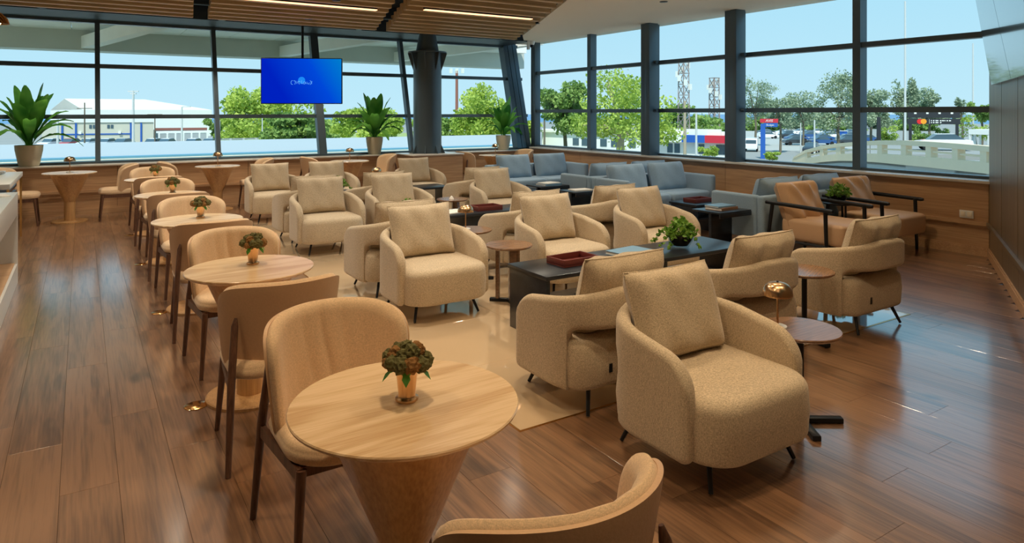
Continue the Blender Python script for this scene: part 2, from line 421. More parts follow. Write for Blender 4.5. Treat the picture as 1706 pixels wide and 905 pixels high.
# ---- lower walls with joints, rail, skirting, window ledges
def panel_wall(name, p0, p1, zs, ztop, width, matp='wallwood', inn=None, board_t=.02, gap=.003):
    """inner face runs p0->p1; boards stand proud of a dark backing; inn = inward normal"""
    root = struct(empty(name))
    p0 = Vector(p0); p1 = Vector(p1); L_ = (p1-p0).length; u = (p1-p0)/L_; n = Vector(inn)
    def bx(mb, t0, t1, n0, n1, z0, z1):
        q = [p0+u*t+n*k for t, k in ((t0, n0), (t1, n0), (t1, n1), (t0, n1))]
        mb.prism([(a.x, a.y) for a in q], z0, z1)
    mb = MB(); bx(mb, -.2, L_+.2, -.25, -board_t-.004, -.03, ztop); mb.build('wall_core', 'dark', root, 0)
    k = max(1, round(L_/width)); w = L_/k
    for i in range(k):
        mb = MB(); bx(mb, i*w+gap, (i+1)*w-gap, -board_t, 0, zs, ztop); mb.build('panel', matp, root, 0)
        mb = MB(); bx(mb, i*w+.002, (i+1)*w-.002, -board_t, -.004, .09, zs-.02); mb.build('plinth_panel', matp, root, 0)
    mb = MB(); bx(mb, 0, L_, -board_t, .028, zs-.03, zs+.012); bx(mb, 0, L_, -board_t, .016, zs-.048, zs-.03); mb.build('rail', matp, root, 0)
    return root, bx, L_
wn_, bxn, ln = panel_wall('wall_north', (XW, YN, 0), (XE, YN, 0), .38, .77, 1.9, inn=(0,-1,0))
we_, bxe, le = panel_wall('wall_east', (XE, YN, 0), (XE, 3.6, 0), .38, .83, 1.95, 'wallwood_y', inn=(-1,0,0))
mb = MB(); mb.rbox(XW, GX+.1, YN-.05, 13.42, .77, .80, .008); mb.build('trim_3', 'ledge', None, 30)['kind'] = 'structure'
mb = MB(); mb.rbox(XE-.05, GX+.12, 3.55, YN-.05, .83, .865, .008); mb.build('trim_4', 'ledge', None, 30)['kind'] = 'structure'
ws_, bxs, ls = panel_wall('wall_south', SA, SA+SU*14.2, .38, 3.72, 1.125, 'wallwoodv', inn=SN, gap=.009)
for (nm, b, l) in (('baseboard_north', bxn, ln), ('baseboard_east', bxe, le), ('baseboard_south', bxs, ls)):
    mb = MB(); b(mb, 0, l, -.01, .018, 0, .085); b(mb, 0, l, -.01, .010, .085, .10); struct(mb.build(nm, 'wallwood', None, 0))
mb = MB(); mb.box(XW-.2, XW, south_y(XW)-.3, YN+1.2, -.03, 3.75); struct(mb.build('wall_west', 'plaster', None, 0))
# glossy leaning upper cladding on the south wall
for i in range(9):
    t0, t1 = .75+i*1.45+.006, .75+(i+1)*1.45-.006; sh = -.62
    z0, z1 = 1.93, 3.55
    v = []
    for z, off in ((z0, .05), (z1, .22)):
        s_ = sh*(z-z0)
        for t, n in ((t0+s_, .004), (t1+s_, .004), (t1+s_, off), (t0+s_, off)): v.append(sp(max(t, -.02), n, z))
    mb = MB().add(v, [(0,1,2,3),(4,7,6,5),(0,4,5,1),(1,5,6,2),(2,6,7,3),(3,7,4,0)]); mb.build('glossy_panel', 'teal', ws_, 0)
# socket plate
o = empty('wall_socket', (XE-.001, 3.95, 0)); tag(o, 'white double power socket plate on the wood wall under the window', 'socket')
yy = 3.83; zz = .46
o.location = (XE, yy, zz)
MB().rbox(-.012, -.001, -.075, .075, -.045, .045, .004).build('plate', 'whitemetal', o)
for s_ in (-1, 1):
    MB().rbox(-.016, -.010, s_*.036-.026, s_*.036+.026, -.028, .028, .003).build('outlet', 'plaster', o)

# ---- windows
def window(name): return struct(empty(name))
win1 = window('window_1'); zt = 3.24
def gy(z): return GY+LEAN*(z-.80)
ZN = [.80, 1.575, 2.445, zt]
mx_n = [XW, -1.65, .23, 2.10, 4.0, 5.9, 8.95]
for i, x in enumerate(mx_n[1:-1]):
    w_ = .15 if abs(x-4.0) < .01 else .075
    MB().beam((x, gy(.8)-.03, .8), (x, gy(zt)-.03, zt), w_, .14, (0,-1,0)).build('mullion', 'steel', win1, 0)
for z in ZN:
    MB().box(XW, 8.95, gy(z)-.09, gy(z)+.05, z-.035, z+.035).build('transom', 'steel', win1, 0)
for i in range(len(mx_n)-1):
    for j in range(3):
        x0, x1 = mx_n[i]+.03, mx_n[i+1]-.03; z0, z1 = ZN[j]+.03, ZN[j+1]-.03
        v = [(x0, gy(z0), z0), (x1, gy(z0), z0), (x1, gy(z1), z1), (x0, gy(z1), z1)]
        v += [(a, b+.012, c) for a, b, c in v]
        MB().add(v, [(0,1,2,3),(7,6,5,4),(0,4,5,1),(1,5,6,2),(2,6,7,3),(3,7,4,0)]).build('pane', 'glass', win1, 0)
    continue
    x0, x1 = mx_n[i]+.03, mx_n[i+1]-.03; z0, z1 = .90, 1.125
    v = [(x0, gy(z0)+.02, z0), (x1, gy(z0)+.02, z0), (x1, gy(z1)+.02, z1), (x0, gy(z1)+.02, z1)]
    v += [(a, b+.006, c) for a, b, c in v]
    MB().add(v, [(0,1,2,3),(7,6,5,4),(0,4,5,1),(1,5,6,2),(2,6,7,3),(3,7,4,0)]).build('frosted_strip', 'frost', win1, 0)
win2 = window('window_2'); ZE = [.865, 1.68, 2.56, 3.40]
my_e = [13.02, 11.02, 9.2, 7.27, 5.27, 3.62]
for i, y in enumerate(my_e[1:-1]):
    w_ = .11
    MB().box(GX-.09, GX+.07, y-w_/2, y+w_/2, .86, 3.40).build('mullion', 'steel', win2, 0)
    if i in (1, 2):                                     # steel columns just inside the glazing
        mb = MB(); mb.rbox(GX-.30, GX-.08, y-.17, y-.05, .865, 3.40, .006); mb.rbox(GX-.27, GX-.09, y-.05, y+.08, .865, 3.40, .004)
        mb.build('steel_column', 'steel', win2, 30)
        for z in ZE[1:3]: MB().tube([(GX-.17, y-.24, z), (GX-.17, y-.17, z)], .03, 10).build('transom_bracket', 'steel', win2)
MB().box(GX-.06, GX+.08, 3.58, 3.66, .86, 3.40).build('jamb', 'steel', win2, 0)
for z in ZE:
    MB().box(GX-.07, GX+.06, 3.6, 13.05, z-.035, z+.035).build('transom', 'steel', win2, 0)
for i in range(5):
    for j in range(3):
        MB().box(GX-.006, GX+.006, my_e[i+1]+.05, my_e[i]-.05, ZE[j]+.035, ZE[j+1]-.035).build('pane', 'glass', win2, 0)
# corner steelwork: leaning box column in the north glazing plane, upright post at the corner
mb = MB(); 
for k, w_ in ((-.13, .11), (0, .12), (.13, .11)): mb.beam((8.70+k, gy(.8)-.02, .80), (8.70+k, gy(3.3)-.02, 3.3), w_, .22, (0,-1,0))
mb.build('corner_leaning_column', 'steel', win1, 0)
MB().rbox(8.86, 9.02, 12.98, 13.14, .80, 3.42, .006).build('corner_post', 'steel', win2, 30)

# ---- ceiling: dark void, radial gaps between slat panels, plaster soffit along the east glazing
ceil = struct(empty('ceiling'))
MB().prism([(XW-.3, south_y(XW-.3)), (GX+.3, south_y(GX+.3)), (GX+.3, 14.6), (XW-.3, 14.6)], 3.75, 3.85).build('ceiling_deck', 'dark', ceil, 0)
MB().box(XW, 8.6, 12.75, 14.2, 3.25, 3.74).build('header_beam', 'header', ceil, 0)
MB().box(XW, 8.6, 13.86, 13.90, 3.235, 3.26).build('header_trim', 'ledge', ceil, 0)
FX, FY = -.6, -6.0
def radx(m, y): return FX+m*(y+FY*-1)
MS = [-.395, -.222, -.049, .124, .297, .47]
GAP = .115
ys_ = []
y = 12.18
while y > -3.2: ys_.append(y); y -= .44
STRIPROWS = [1]
slat_mesh = MB().box(-.5, .5, -.05, .05, 0, .17).mesh('slat', 'slat', 0)
for y in ys_:
    ymin_x = SA.x+(y-SA.y)*SU.x/SU.y      # keep inside the south wall
    for k in range(len(MS)-1):
        x0, x1 = radx(MS[k], y)+GAP, radx(MS[k+1], y)-GAP
        x0 = max(x0, XW+.02)
        if y < SA.y: x1 = min(x1, ymin_x-.1)
        if x1-x0 < .15: continue
        o = obj_from('slat', slat_mesh, ceil, ((x0+x1)/2, y, 3.2), (0,0,0), (x1-x0, 1, 1))
# plaster soffit
inner = [(radx(.47, y)+.02+.30*max(0, (y-12)/1.3), y) for y in (-2.6, 0, 2, 4, 6, 8, 10, 12, 13.3)]
poly = [p for p in inner if p[1] >= south_y(p[0])+.02] 
xs0 = poly[0][0]
poly = [(xs0+.4, south_y(xs0+.4))]+poly+[(8.3, 13.55), (GX+.25, 13.55), (GX+.25, south_y(GX+.25))]
MB().prism(poly[::-1], 3.27, 3.33).build('soffit', 'plaster', ceil, 0)
# steel cross rods in the gaps
for m in MS[1:-1]:
    for y in (11.3, 8.6, 6.0, 3.4):
        x = radx(m, y); MB().beam((x-.14, y, 3.30), (x+.14, y, 3.30), .02, .02).build('cross_rod', 'steel', ceil, 0)

# linear lamps between the slats
EW = (1.0, .60, .28)
strip_body = MB().box(-1.0, 1.0, -.045, .045, .012, .06).mesh('housing', 'black', 0)
strip_em = emitmat('lamp_strip', (1.0, .52, .24, 1), 2.2)
strip_dif = MB().box(-1.0, 1.0, -.04, .04, 0, .012).mesh('diffuser', strip_em, 0)
place_n = ['over the seats by the window wall', 'over the second bank of seats', 'over the middle of the lounge', 'over the aisle tables', 'over the near armchairs', 'at the entrance end']
for ri, si in enumerate(STRIPROWS):
    if si >= len(ys_)-1: continue
    for k in range(len(MS)-1):
        y = ys_[si+4] - .22 if si == 1 else ys_[si]-.22
        if si == 1 and k == 4: y -= .44
        if si == 5: continue
        x0, x1 = radx(MS[k], y)+GAP, radx(MS[k+1], y)-GAP
        if x1-x0 < 1.1 or x0 < XW: continue
        if y < south_y((x0+x1)/2)+.5: continue
        L_ = min(1.0, (x1-x0)*.40)
        o = empty('linear_ceiling_light', ((x0+x1)/2+.05, y, 3.185))
        tag(o, 'warm linear lamp between the ceiling slats '+['over the counter wall', 'over the buffet counter', 'over the row of aisle tables', 'in front of the television', 'ending beside the plaster soffit'][k], 'light', 'linear lamps in the slatted ceiling')
        b = obj_from('housing', strip_body, o, scale=(L_, 1, 1)); d = obj_from('diffuser', strip_dif, o, scale=(L_, 1, 1))
# recessed warm spotlights between the slats (over tables and chair groups, plus added fill spots)
def spot(x, y, power, label, size=125, blend=.9, z=3.2, col=(1.0, .72, .45), rad=.07):
    if x > radx(.47, y)-.1: z = 3.262
    o = empty('recessed_spotlight', (x, y, z)); tag(o, label, 'light', 'recessed ceiling spotlights')
    MB().lathe([(.055, .0), (.06, .004), (.06, .10), (.0, .10)], 20).build('can', 'black', o)
    MB().lathe([(.0, .03), (.048, .03)], 20).build('lens', emitmat('lens_glow', col+(1,), 3.0), o)
    ld = bpy.data.lights.new('bulb', 'SPOT'); l = bpy.data.objects.new('bulb', ld); COL.objects.link(l); l.parent = o; l.location = (0,0,-.01)
    ld.energy = power; ld.spot_size = radians(size); ld.spot_blend = blend; ld.color = col; ld.shadow_soft_size = rad
# steel pillar with gusseted capital
CXc, CYc = 5.93, 12.55
o = empty('steel_pillar', (CXc, CYc, .80)); tag(o, 'round dark steel pillar with finned collar standing in front of window', 'column')
MB().lathe([(.285, 0), (.285, 2.05)], 36).build('shaft', 'steel', o)
MB().lathe([(.0, 2.05), (.39, 2.05), (.39, 2.075), (.0, 2.075)], 36).build('collar_plate', 'steel', o, 20)
MB().lathe([(.235, 2.075), (.165, 2.45), (.165, 2.9)], 32).build('neck', 'steel', o)
for k in range(8):
    q = 2*pi*k/8+.2
    v = [(.28, -.008, 2.05), (.40, -.008, 2.05), (.36, -.008, 1.92), (.28, -.008, 1.68)]; v += [(a, .008, c) for a, b, c in v]
    MB().add(v, [(0,1,2,3),(7,6,5,4),(0,4,5,1),(1,5,6,2),(2,6,7,3),(3,7,4,0)]).xf(Matrix.Rotation(q, 4, 'Z')).build('gusset', 'steel', o, 0)
    v = [(.28, -.008, 0), (.37, -.008, 0), (.35, -.008, .05), (.28, -.008, .2)]; v += [(a, .008, c) for a, b, c in v]
    MB().add(v, [(0,1,2,3),(7,6,5,4),(0,4,5,1),(1,5,6,2),(2,6,7,3),(3,7,4,0)]).xf(Matrix.Rotation(q, 4, 'Z')).build('base_fin', 'steel', o, 0)
# boxed-out wood ledge round the pillar
mb = MB(); mb.box(5.4, 6.48, 12.06, 12.93, 0, .80); o = mb.build('pillar_plinth', 'wallwood', None, 0); struct(o); o.name = 'trim_1'
mb = MB(); mb.rbox(5.37, 6.50, 12.03, 12.90, .80, .825, .006); mb.build('plinth_cap', 'ledge', o, 30)

# television on a ceiling rod
TVP = P(503, 135, 12.25)
o = empty('television', TVP, -radians(26)); tag(o, 'hanging flat television with a glowing blue screen in front of window', 'television')
MB().rbox(-.715, .715, -.02, .035, -.415, .415, .008).build('casing', 'black', o)
m, nt, b = newmat('screen_glow'); nt.nodes.remove(b); L = nt.links.new
tc = N(nt, 'ShaderNodeTexCoord'); mp = N(nt, 'ShaderNodeMapping'); L(tc.outputs['Object'], mp.inputs[0])
mp.inputs['Rotation'].default_value = (0, radians(30), 0)
sx_ = N(nt, 'ShaderNodeSeparateXYZ'); L(mp.outputs[0], sx_.inputs[0])
mr = N(nt, 'ShaderNodeMapRange'); mr.inputs[1].default_value = -.4; mr.inputs[2].default_value = .95; L(sx_.outputs[0], mr.inputs[0])
rp = N(nt, 'ShaderNodeValToRGB'); rp.color_ramp.elements[0].color = srgb(0, 28, 168); rp.color_ramp.elements[1].color = srgb(0, 118, 178)
e2 = rp.color_ramp.elements.new(.5); e2.color = srgb(0, 62, 190)
L(mr.outputs[0], rp.inputs[0]); em = N(nt, 'ShaderNodeEmission'); L(rp.outputs[0], em.inputs[0]); L(em.outputs[0], nt.nodes['Material Output'].inputs[0])
MB().box(-.70, .70, -.024, -.0201, -.40, .40).build('screen', m, o, 0)
glow = emitmat('screen_mark', srgb(24, 120, 216), 1.0); glow2 = emitmat('screen_text', srgb(96, 168, 232), 1.0)
mb = MB(); mb.lathe([(0, 0), (.062, 0)], 28); mb.xf(Matrix.Translation((0, -.0252, .012)) @ Matrix.Rotation(pi/2, 4, 'X')); mb.build('screen_emblem', glow, o, 0)
def strokes(mb, paths, r, y):
    for pth in paths: mb.tube([(a, y, c) for a, c in pth], r, 5)
def arc(cx, cz, rx, rz, a0, a1, n=8): return [(cx+rx*cos(a0+(a1-a0)*k/n), cz+rz*sin(a0+(a1-a0)*k/n)) for k in range(n+1)]
mb = MB()
strokes(mb, [arc(-.165, -.03, .022, .035, 1.2, 5.2), arc(-.13, -.03, .02, .035, -1.2, 2.2), [(-.10, .0), (-.085, -.05), (-.06, .0)], arc(-.04, -.03, .016, .025, .3, 5.4),
             [(0, .01), (0, -.05), (.02, -.05)], arc(.045, -.035, .016, .022, 0, 6.28), [(.07, -.015), (.07, -.05), (.095, -.05), (.095, -.015)], arc(.12, -.035, .014, .022, 3.5, 6.6),
             arc(.145, -.03, .02, .035, -1.6, 1.6), [(.175, -.055), (.18, 0)]], .0035, -.026)
mb.build('screen_lettering', glow2, o, 0)
MB().tube([(0, .06, -.1), (0, .06, 3.7-TVP[2])], .022, 12).build('ceiling_rod', 'black', o)
MB().rbox(-.2, .2, .03, .075, -.15, .15, .006).build('bracket', 'black', o)

# security camera under the soffit
o = empty('security_camera', (8.62, 12.75, 3.27)); tag(o, 'small white dome security camera under the plaster soffit corner', 'camera')
MB().lathe([(.0, 0), (.07, 0), (.07, -.05), (.055, -.09), (0, -.09)], 24).build('housing', 'whitemetal', o)
MB().superq((0, 0, -.105), (.10, .10, .10), 1, 1, 16, 10).build('lens_dome', 'black', o)
MB().rbox(-.12, -.06, -.03, .03, -.20, 0, .008).build('bracket', 'whitemetal', o)
# ================================================================== FURNITURE PROTOTYPES
def pillow_mesh(mb, w, h, t, mat, n=14, sag=.05, wr=0.0, seed=0):
    """soft cushion standing in local XZ, thickness along Y"""
    for side in (-1, 1):
        o = len(mb.v)
        for j in range(n+1):
            for i in range(n+1):
                u = -1+2*i/n; v = -1+2*j/n
                uu = math.copysign(abs(u)**.85, u); vv = math.copysign(abs(v)**.85, v)
                x = uu*w/2*(1-sag*(1-v*v)); z = vv*h/2*(1-sag*(1-u*u))
                th = t/2*((max(0, 1-u**4))*(max(0, 1-v**4)))**.42
                if wr:
                    th *= 1+wr*.5*sin(9*u+3*v+seed)*v
                    th += wr*.02*max(0, 1-u*u)*max(0, 1-v**4)*sin(13*u+2.0*v+seed)*max(0, .3+v)
                p = mat @ Vector((x, side*th, z)); mb.v.append(tuple(p))
        for j in range(n):
            for i in range(n):
                a = o+j*(n+1)+i; q = (a, a+1, a+n+2, a+n+1)
                mb.f.append(q if side < 0 else q[::-1]); mb.mi.append(0)
    # seam piping
    loop = []
    for i in range(n): loop.append((-1+2*i/n, -1))
    for i in range(n): loop.append((1, -1+2*i/n))
    for i in range(n): loop.append((1-2*i/n, 1))
    for i in range(n): loop.append((-1, 1-2*i/n))
    pts = []
    for u, v in loop:
        uu = math.copysign(abs(u)**.85, u); vv = math.copysign(abs(v)**.85, v)
        pts.append(mat @ Vector((uu*w/2*(1-sag*(1-v*v)), 0, vv*h/2*(1-sag*(1-u*u)))))
    mb.tube(pts+[pts[0]], .0045, 5, caps=False)
    return mb

def plan_outline(hw, yf, yb, rf, rb, n=10):
    """rounded plan; front is -y"""
    pts = []
    def corner(cx, cy, r, a0):
        for k in range(n+1):
            q = a0+pi/2*k/n; pts.append((cx+r*cos(q), cy+r*sin(q)))
    corner(hw-rb, yb-rb, rb, 0); corner(-hw+rb, yb-rb, rb, pi/2); corner(-hw+rf, yf+rf, rf, pi); corner(hw-rf, yf+rf, rf, 1.5*pi)
    return pts
def cushion_block(mb, outl, z0, z1, r, dome=.02, bowed=.0):
    cx = sum(p[0] for p in outl)/len(outl); cy = sum(p[1] for p in outl)/len(outl)
    hw = max(abs(p[0]-cx) for p in outl); hd = max(abs(p[1]-cy) for p in outl)
    def ring(z, ins): return [(cx+(x-cx)*(1-ins/hw), cy+(y-cy)*(1-ins/hd), z) for x, y in outl]
    rs = []
    rs.append(ring(z0, r*.6)); 
    for k in range(1, 5): q = pi/2*k/4; rs.append(ring(z0+r*.6*(1-cos(q)), r*.6*(1-sin(q))))
    rs.append(ring((z0+z1)/2, -bowed))
    for k in range(0, 6): q = pi/2*k/5; rs.append(ring(z1-r+r*sin(q), r*(1-cos(q))))
    for k in (.75, .5, .25): rs.append([(cx+(x-cx)*(1-r/hw)*k, cy+(y-cy)*(1-r/hd)*k, z1+dome*(1-k*k)) for x, y in outl])
    mb.rings(rs); return mb

# ---- tweed lounge armchair (front = -y)
def make_armchair():
    root = empty('lounge_armchair')
    mb = MB(); cushion_block(mb, plan_outline(.362, -.39, .29, .17, .10, 9), .135, .415, .058, .015, .006)
    seat = mb.build('seat', 'boucle', root, 60)
    MB().rbox(.12, .145, .288, .296, .215, .265, .002).build('label_tab', 'black', seat, 0)
    # wrap-around band
    yf, yb, hw, rc = -.26, .335, .372, .26
    path = []
    for k in range(13): path.append((-hw, yf+(yb-rc-yf)*k/12))
    for k in range(1, 13): q = pi-pi/2*k/12; path.append((-hw+rc+rc*cos(q), yb-rc+rc*sin(q)))
    m_ = len(path)
    path = path+[(0, yb)]+[(-x, y) for x, y in reversed(path)]
    # refine near the arch
    d_ = [0]
    for a, b in zip(path, path[1:]): d_.append(d_[-1]+math.hypot(b[0]-a[0], b[1]-a[1]))
    Lt = d_[-1]
    def at(s):
        s = min(max(s, 0), Lt)
        for i in range(len(d_)-1):
            if s <= d_[i+1]+1e-9:
                f = (s-d_[i])/max(1e-9, d_[i+1]-d_[i]); a, b = path[i], path[i+1]
                return a[0]+(b[0]-a[0])*f, a[1]+(b[1]-a[1])*f
        return path[-1]
    s1 = .46; ra = .07
    half = [0, .006, .016, .03, .05, .075, .105, .14, .18, .24, .30, .36, .42, .445, .456, .4605, .465, .475, .49, .51, .53, .56, .60, .65, .70, .76, .82]
    half = [h for h in half if h < Lt/2]
    ss = half+[Lt/2]+[Lt-h for h in reversed(half)]
    def prof(s):
        q = min(s, Lt-s)
        top = .565+(.69-.565)*min(1, q/(Lt/2*.86))
        if q < .15: top -= .15*(1-sqrt(max(0, 1-(1-q/.15)**2)))
        bot = .13
        if q < .05: bot += .05*(1-sqrt(max(0, 1-(1-q/.05)**2)))
        if q > s1:
            k = min(1, (q-s1)/ra); bot = .40+.07*sqrt(max(0, 1-(1-k)**2))
        th = .072*min(1, .45+.55*sqrt(min(1, q/.03)))
        return bot, top, th
    rs = []
    for s in ss:
        x, y = at(s); x2, y2 = at(min(s+.004, Lt)); x1, y1 = at(max(s-.004, 0))
        tx, ty = x2-x1, y2-y1; l = math.hypot(tx, ty); nx, ny = -ty/l, tx/l      # left normal = outward
        b, t, th = prof(s); r = th/2; ring = []
        for k in range(9):
            q = pi*k/8; ring.append((x+nx*r*cos(q), y+ny*r*cos(q), t-r+r*sin(q)))
        zs = [t-r+(b+r-t+r)*f for f in (.33, .66)]
        for z in zs: ring.append((x-nx*r, y-ny*r, z))
        for k in range(9):
            q = pi+pi*k/8; ring.append((x+nx*r*cos(q), y+ny*r*cos(q), b+r+r*sin(q)))
        for z in reversed(zs): ring.append((x+nx*r, y+ny*r, z))
        rs.append(ring)
    mb = MB(); mb.rings(rs); mb.build('arm_and_back_band', 'boucle', root, 50)
    for sx in (-1, 1):                                   # padded connection of band and seat
        pass
    mt = Matrix.Translation((0, .20, .628)) @ Matrix.Rotation(radians(-17), 4, 'X')
    mb = MB(); pillow_mesh(mb, .58, .45, .19, mt, 16, .045, .35, 1); mb.build('back_cushion', 'boucle', root, 70)
    for sx in (-1, 1):
        for sy in (-1, 1):
            MB().tube([(sx*.285, sy*.285, .006), (sx*.235, sy*.225, .16)], [.010, .014], 8).build('leg', 'black', root)
    return root
armchair = Proto(make_armchair())

# ---- dining chair (front = -y)
def make_dining():
    root = empty('dining_chair')
    mb = MB(); cushion_block(mb, plan_outline(.255, -.275, .22, .17, .12, 7), .395, .475, .035, .012, .004)
    mb.build('seat', 'linen', root, 60)
    nu, nv = 76, 20
    def shell(r_in, r_out, pleat, edge, shr=1.0):
        mb = MB(); layers = []
        for L_, rr in ((0, r_in), (1, r_out)):
            o = len(mb.v)
            for j in range(nv+1):
                for i in range(nu+1):
                    u = -1+2*i/nu; v = -1+2*j/nv
                    # square -> rounded outline
                    k = (abs(u)**5+abs(v)**5)**.2; mx_ = max(abs(u), abs(v))
                    sc = mx_/k if k > 1e-6 else 1
                    a = u*sc; c = v*sc
                    e = (abs(a)**5+abs(c)**5)**.2; a *= shr; c *= shr
                    rnd = sqrt(max(0, 1-max(0, (e-.82)/.18)**2))
                    th = radians(86)*a*(1-.10*(1-(c+1)/2))
                    mid = (r_in+r_out)/2
                    r = mid+(rr-mid)*(edge+(1-edge)*rnd)
                    if pleat and L_ == 0:
                        f = max(0, 1-(abs(a)/.7)**2)*max(0, 1-abs(c-.15)**3)
                        pl = abs(sin(13*a+.5*sin(2.5*c)+.4*c))**.7; r += .017*f*(1-pl)*(.6+.4*sin(7*a+2))
                    z = .625+.222*c - .035*abs(a)**2.5
                    y = r*cos(th)-.045+.17*(z-.62); x = r*sin(th)*(1+.06*c)
                    mb.v.append((x, y, z))
            layers.append(o)
        idx = lambda o, i, j: o+j*(nu+1)+i
        for j in range(nv):
            for i in range(nu):
                a, b, c, d = (idx(layers[0], i, j), idx(layers[0], i+1, j), idx(layers[0], i+1, j+1), idx(layers[0], i, j+1))
                mb.f.append((d, c, b, a)[::-1] if False else (a, b, c, d)); mb.mi.append(0)
                a, b, c, d = (idx(layers[1], i, j), idx(layers[1], i+1, j), idx(layers[1], i+1, j+1), idx(layers[1], i, j+1))
                mb.f.append((d, c, b, a)); mb.mi.append(0)
        rim = [(i, 0) for i in range(nu)]+[(nu, j) for j in range(nv)]+[(nu-i, nv) for i in range(nu)]+[(0, nv-j) for j in range(nv)]
        for k in range(len(rim)):
            p, q = rim[k], rim[(k+1) % len(rim)]
            mb.f.append((idx(layers[0], *q), idx(layers[0], *p), idx(layers[1], *p), idx(layers[1], *q))); mb.mi.append(0)
        return mb
    pad = shell(.232, .287, True, .12).build('backrest_pad', 'linen', root, 70)
    shell(.274, .291, False, .75, .95).build('backrest_shell', 'leather', root, 70)
    for sx in (-1, 1):
        MB().tube([(sx*.285, .265, 0), (sx*.262, .215, .40), (sx*.240, .175, .65), (sx*.234, .168, .685)], [.013, .0185, .016, .007], 10).build('leg', 'walnut', root)
        MB().tube([(sx*.25, -.255, 0), (sx*.222, -.215, .39)], [.012, .019], 10).build('leg', 'walnut', root)
        MB().beam((sx*.225, -.215, .372), (sx*.262, .218, .372), .02, .045).build('side_rail', 'walnut', root, 0)
    MB().beam((-.225, -.2, .378), (.225, -.2, .378), .02, .036).build('front_rail', 'walnut', root, 0)
    return root
dining = Proto(make_dining())

# ---- cafe table with conical base
def make_cafe():
    root = empty('cafe_table')
    MB().lathe([(0, .715), (.33, .715), (.352, .728), (.355, .736), (.352, .740), (0, .740)], 64).build('tabletop', 'oak', root, 30)
    MB().lathe([(.075, .30), (.25, .714)], 48).build('cone', 'oakv', root, 60)
    MB().lathe([(.074, .02), (.074, .305)], 32).build('pedestal', 'oakv', root, 30)
    MB().lathe([(0, 0), (.24, 0), (.24, .014), (.232, .02), (0, .02)], 48).build('base_plate', 'oakv', root, 30)
    return root
cafe = Proto(make_cafe())

# ---- metal cup with a dried flower ball
def make_cup():
    root = empty('flower_cup')
    MB().lathe([(0, 0), (.033, 0), (.036, .004), (.036, .010), (.028, .014), (.026, .018), (.034, .094), (.0365, .098), (.0365, .102), (.033, .102), (.031, .09), (0, .085)], 28).build('cup', 'gold', root, 35)
    r = random.Random(3); heads = [(0, 0, .160, .026)]
    for k in range(7): q = k*2*pi/7+.3; heads.append((.032*cos(q), .032*sin(q), .146+.012*r.random(), .021+.007*r.random()))
    for k in range(11): q = k*2*pi/11; heads.append((.058*cos(q), .058*sin(q), .116+.018*r.random(), .018+.008*r.random()))
    for k in range(6): q = k*pi/3; heads.append((.03*cos(q), .03*sin(q), .115, .02))
    for k, (x, y, z, s_) in enumerate(heads):
        bm = bmesh.new(); bmesh.ops.create_icosphere(bm, subdivisions=3, radius=s_)
        for v in bm.verts:
            n_ = mnoise.noise(v.co*120+Vector((k*7, 0, 0))); v.co *= 1+.38*n_
        bm.verts.ensure_lookup_table()
        mb = MB().add([(v.co.x+x, v.co.y+y, v.co.z+z) for v in bm.verts], [[v.index for v in f.verts] for f in bm.faces]); bm.free()
        mb.build('bloom', ('bloom', 'bloom2', 'bloom', 'bloom3')[(k*5+k//3) % 4], root, 0)
    for k in range(5):
        q = k*2*pi/5+.5; mb = MB(); d = Vector((cos(q), sin(q), 0)); s_ = Vector((-sin(q), cos(q), 0))
        b = d*.034+Vector((0, 0, .102)); pts = []
        for t, w in ((0, .004), (.35, .016), (.5, .010), (.7, .013), (1, .0)):
            c = b+d*(.045*t)+Vector((0, 0, .012*t-.045*t*t)); pts.append((c-s_*w, c+s_*w))
        mb.v += [tuple(p) for ab in pts for p in ab]
        for i in range(len(pts)-1): mb.f.append((2*i, 2*i+1, 2*i+3, 2*i+2)); mb.mi.append(0)
        mb.build('leaf', 'leaf', root)
    return root
cup = Proto(make_cup())

# ---- mushroom table lamp
def make_lamp():
    root = empty('mushroom_lamp')
    MB().lathe([(0, 0), (.048, 0), (.048, .006), (.04, .010), (0, .011)], 32).build('base', 'whitemetal', root, 30)
    MB().tube([(0, 0, .01), (0, 0, .20)], .006, 10).build('stem', 'gold', root)
    MB().lathe([(.078, .168), (.079, .175), (.074, .20), (.062, .221), (.045, .233), (.022, .239), (0, .240), (0, .236), (.04, .228), (.068, .203), (.075, .17)], 36).build('shade', 'gold', root, 50)
    MB().tube([(0, 0, .239), (0, 0, .245)], .006, 8).build('switch', 'black', root)
    return root
lamp = Proto(make_lamp())

# ---- small round side tables
def make_side(topmat, legmat):
    root = empty('side_table')
    MB().lathe([(0, .475), (.19, .475), (.203, .484), (.205, .492), (.202, .497), (0, .497)], 48).build('tabletop', topmat, root, 30)
    if legmat == 'black':
        MB().tube([(0, 0, .02), (0, 0, .475)], .019, 14).build('post', 'black', root)
        for q in (0, pi/2):
            MB().rbox(-.22, .22, -.022, .022, 0, .028, .005).xf(Matrix.Rotation(q-.6, 4, 'Z')).build('foot_bar', 'black', root, 30)
        MB().rbox(-.09, .09, -.02, .02, .455, .475, .003).build('top_bracket', 'black', root, 30)
    else:
        for q in (.3, .3+2*pi/3, .3+4*pi/3):
            MB().rbox(.085, .115, -.028, .028, .028, .475, .004).xf(Matrix.Rotation(q, 4, 'Z')).build('leg', 'sidewood', root, 30)
        MB().tube([(0, 0, .02), (0, 0, .475)], .008, 10).build('rod', 'whitemetal', root)
        for q in (.3, .3+2*pi/3, .3+4*pi/3):
            MB().rbox(0, .17, -.02, .02, 0, .028, .004).xf(Matrix.Rotation(q, 4, 'Z')).build('foot_bar', 'black', root, 30)
    return root
side_b = Proto(make_side('sidewood', 'black')); side_w = Proto(make_side('sidewood', 'wood'))

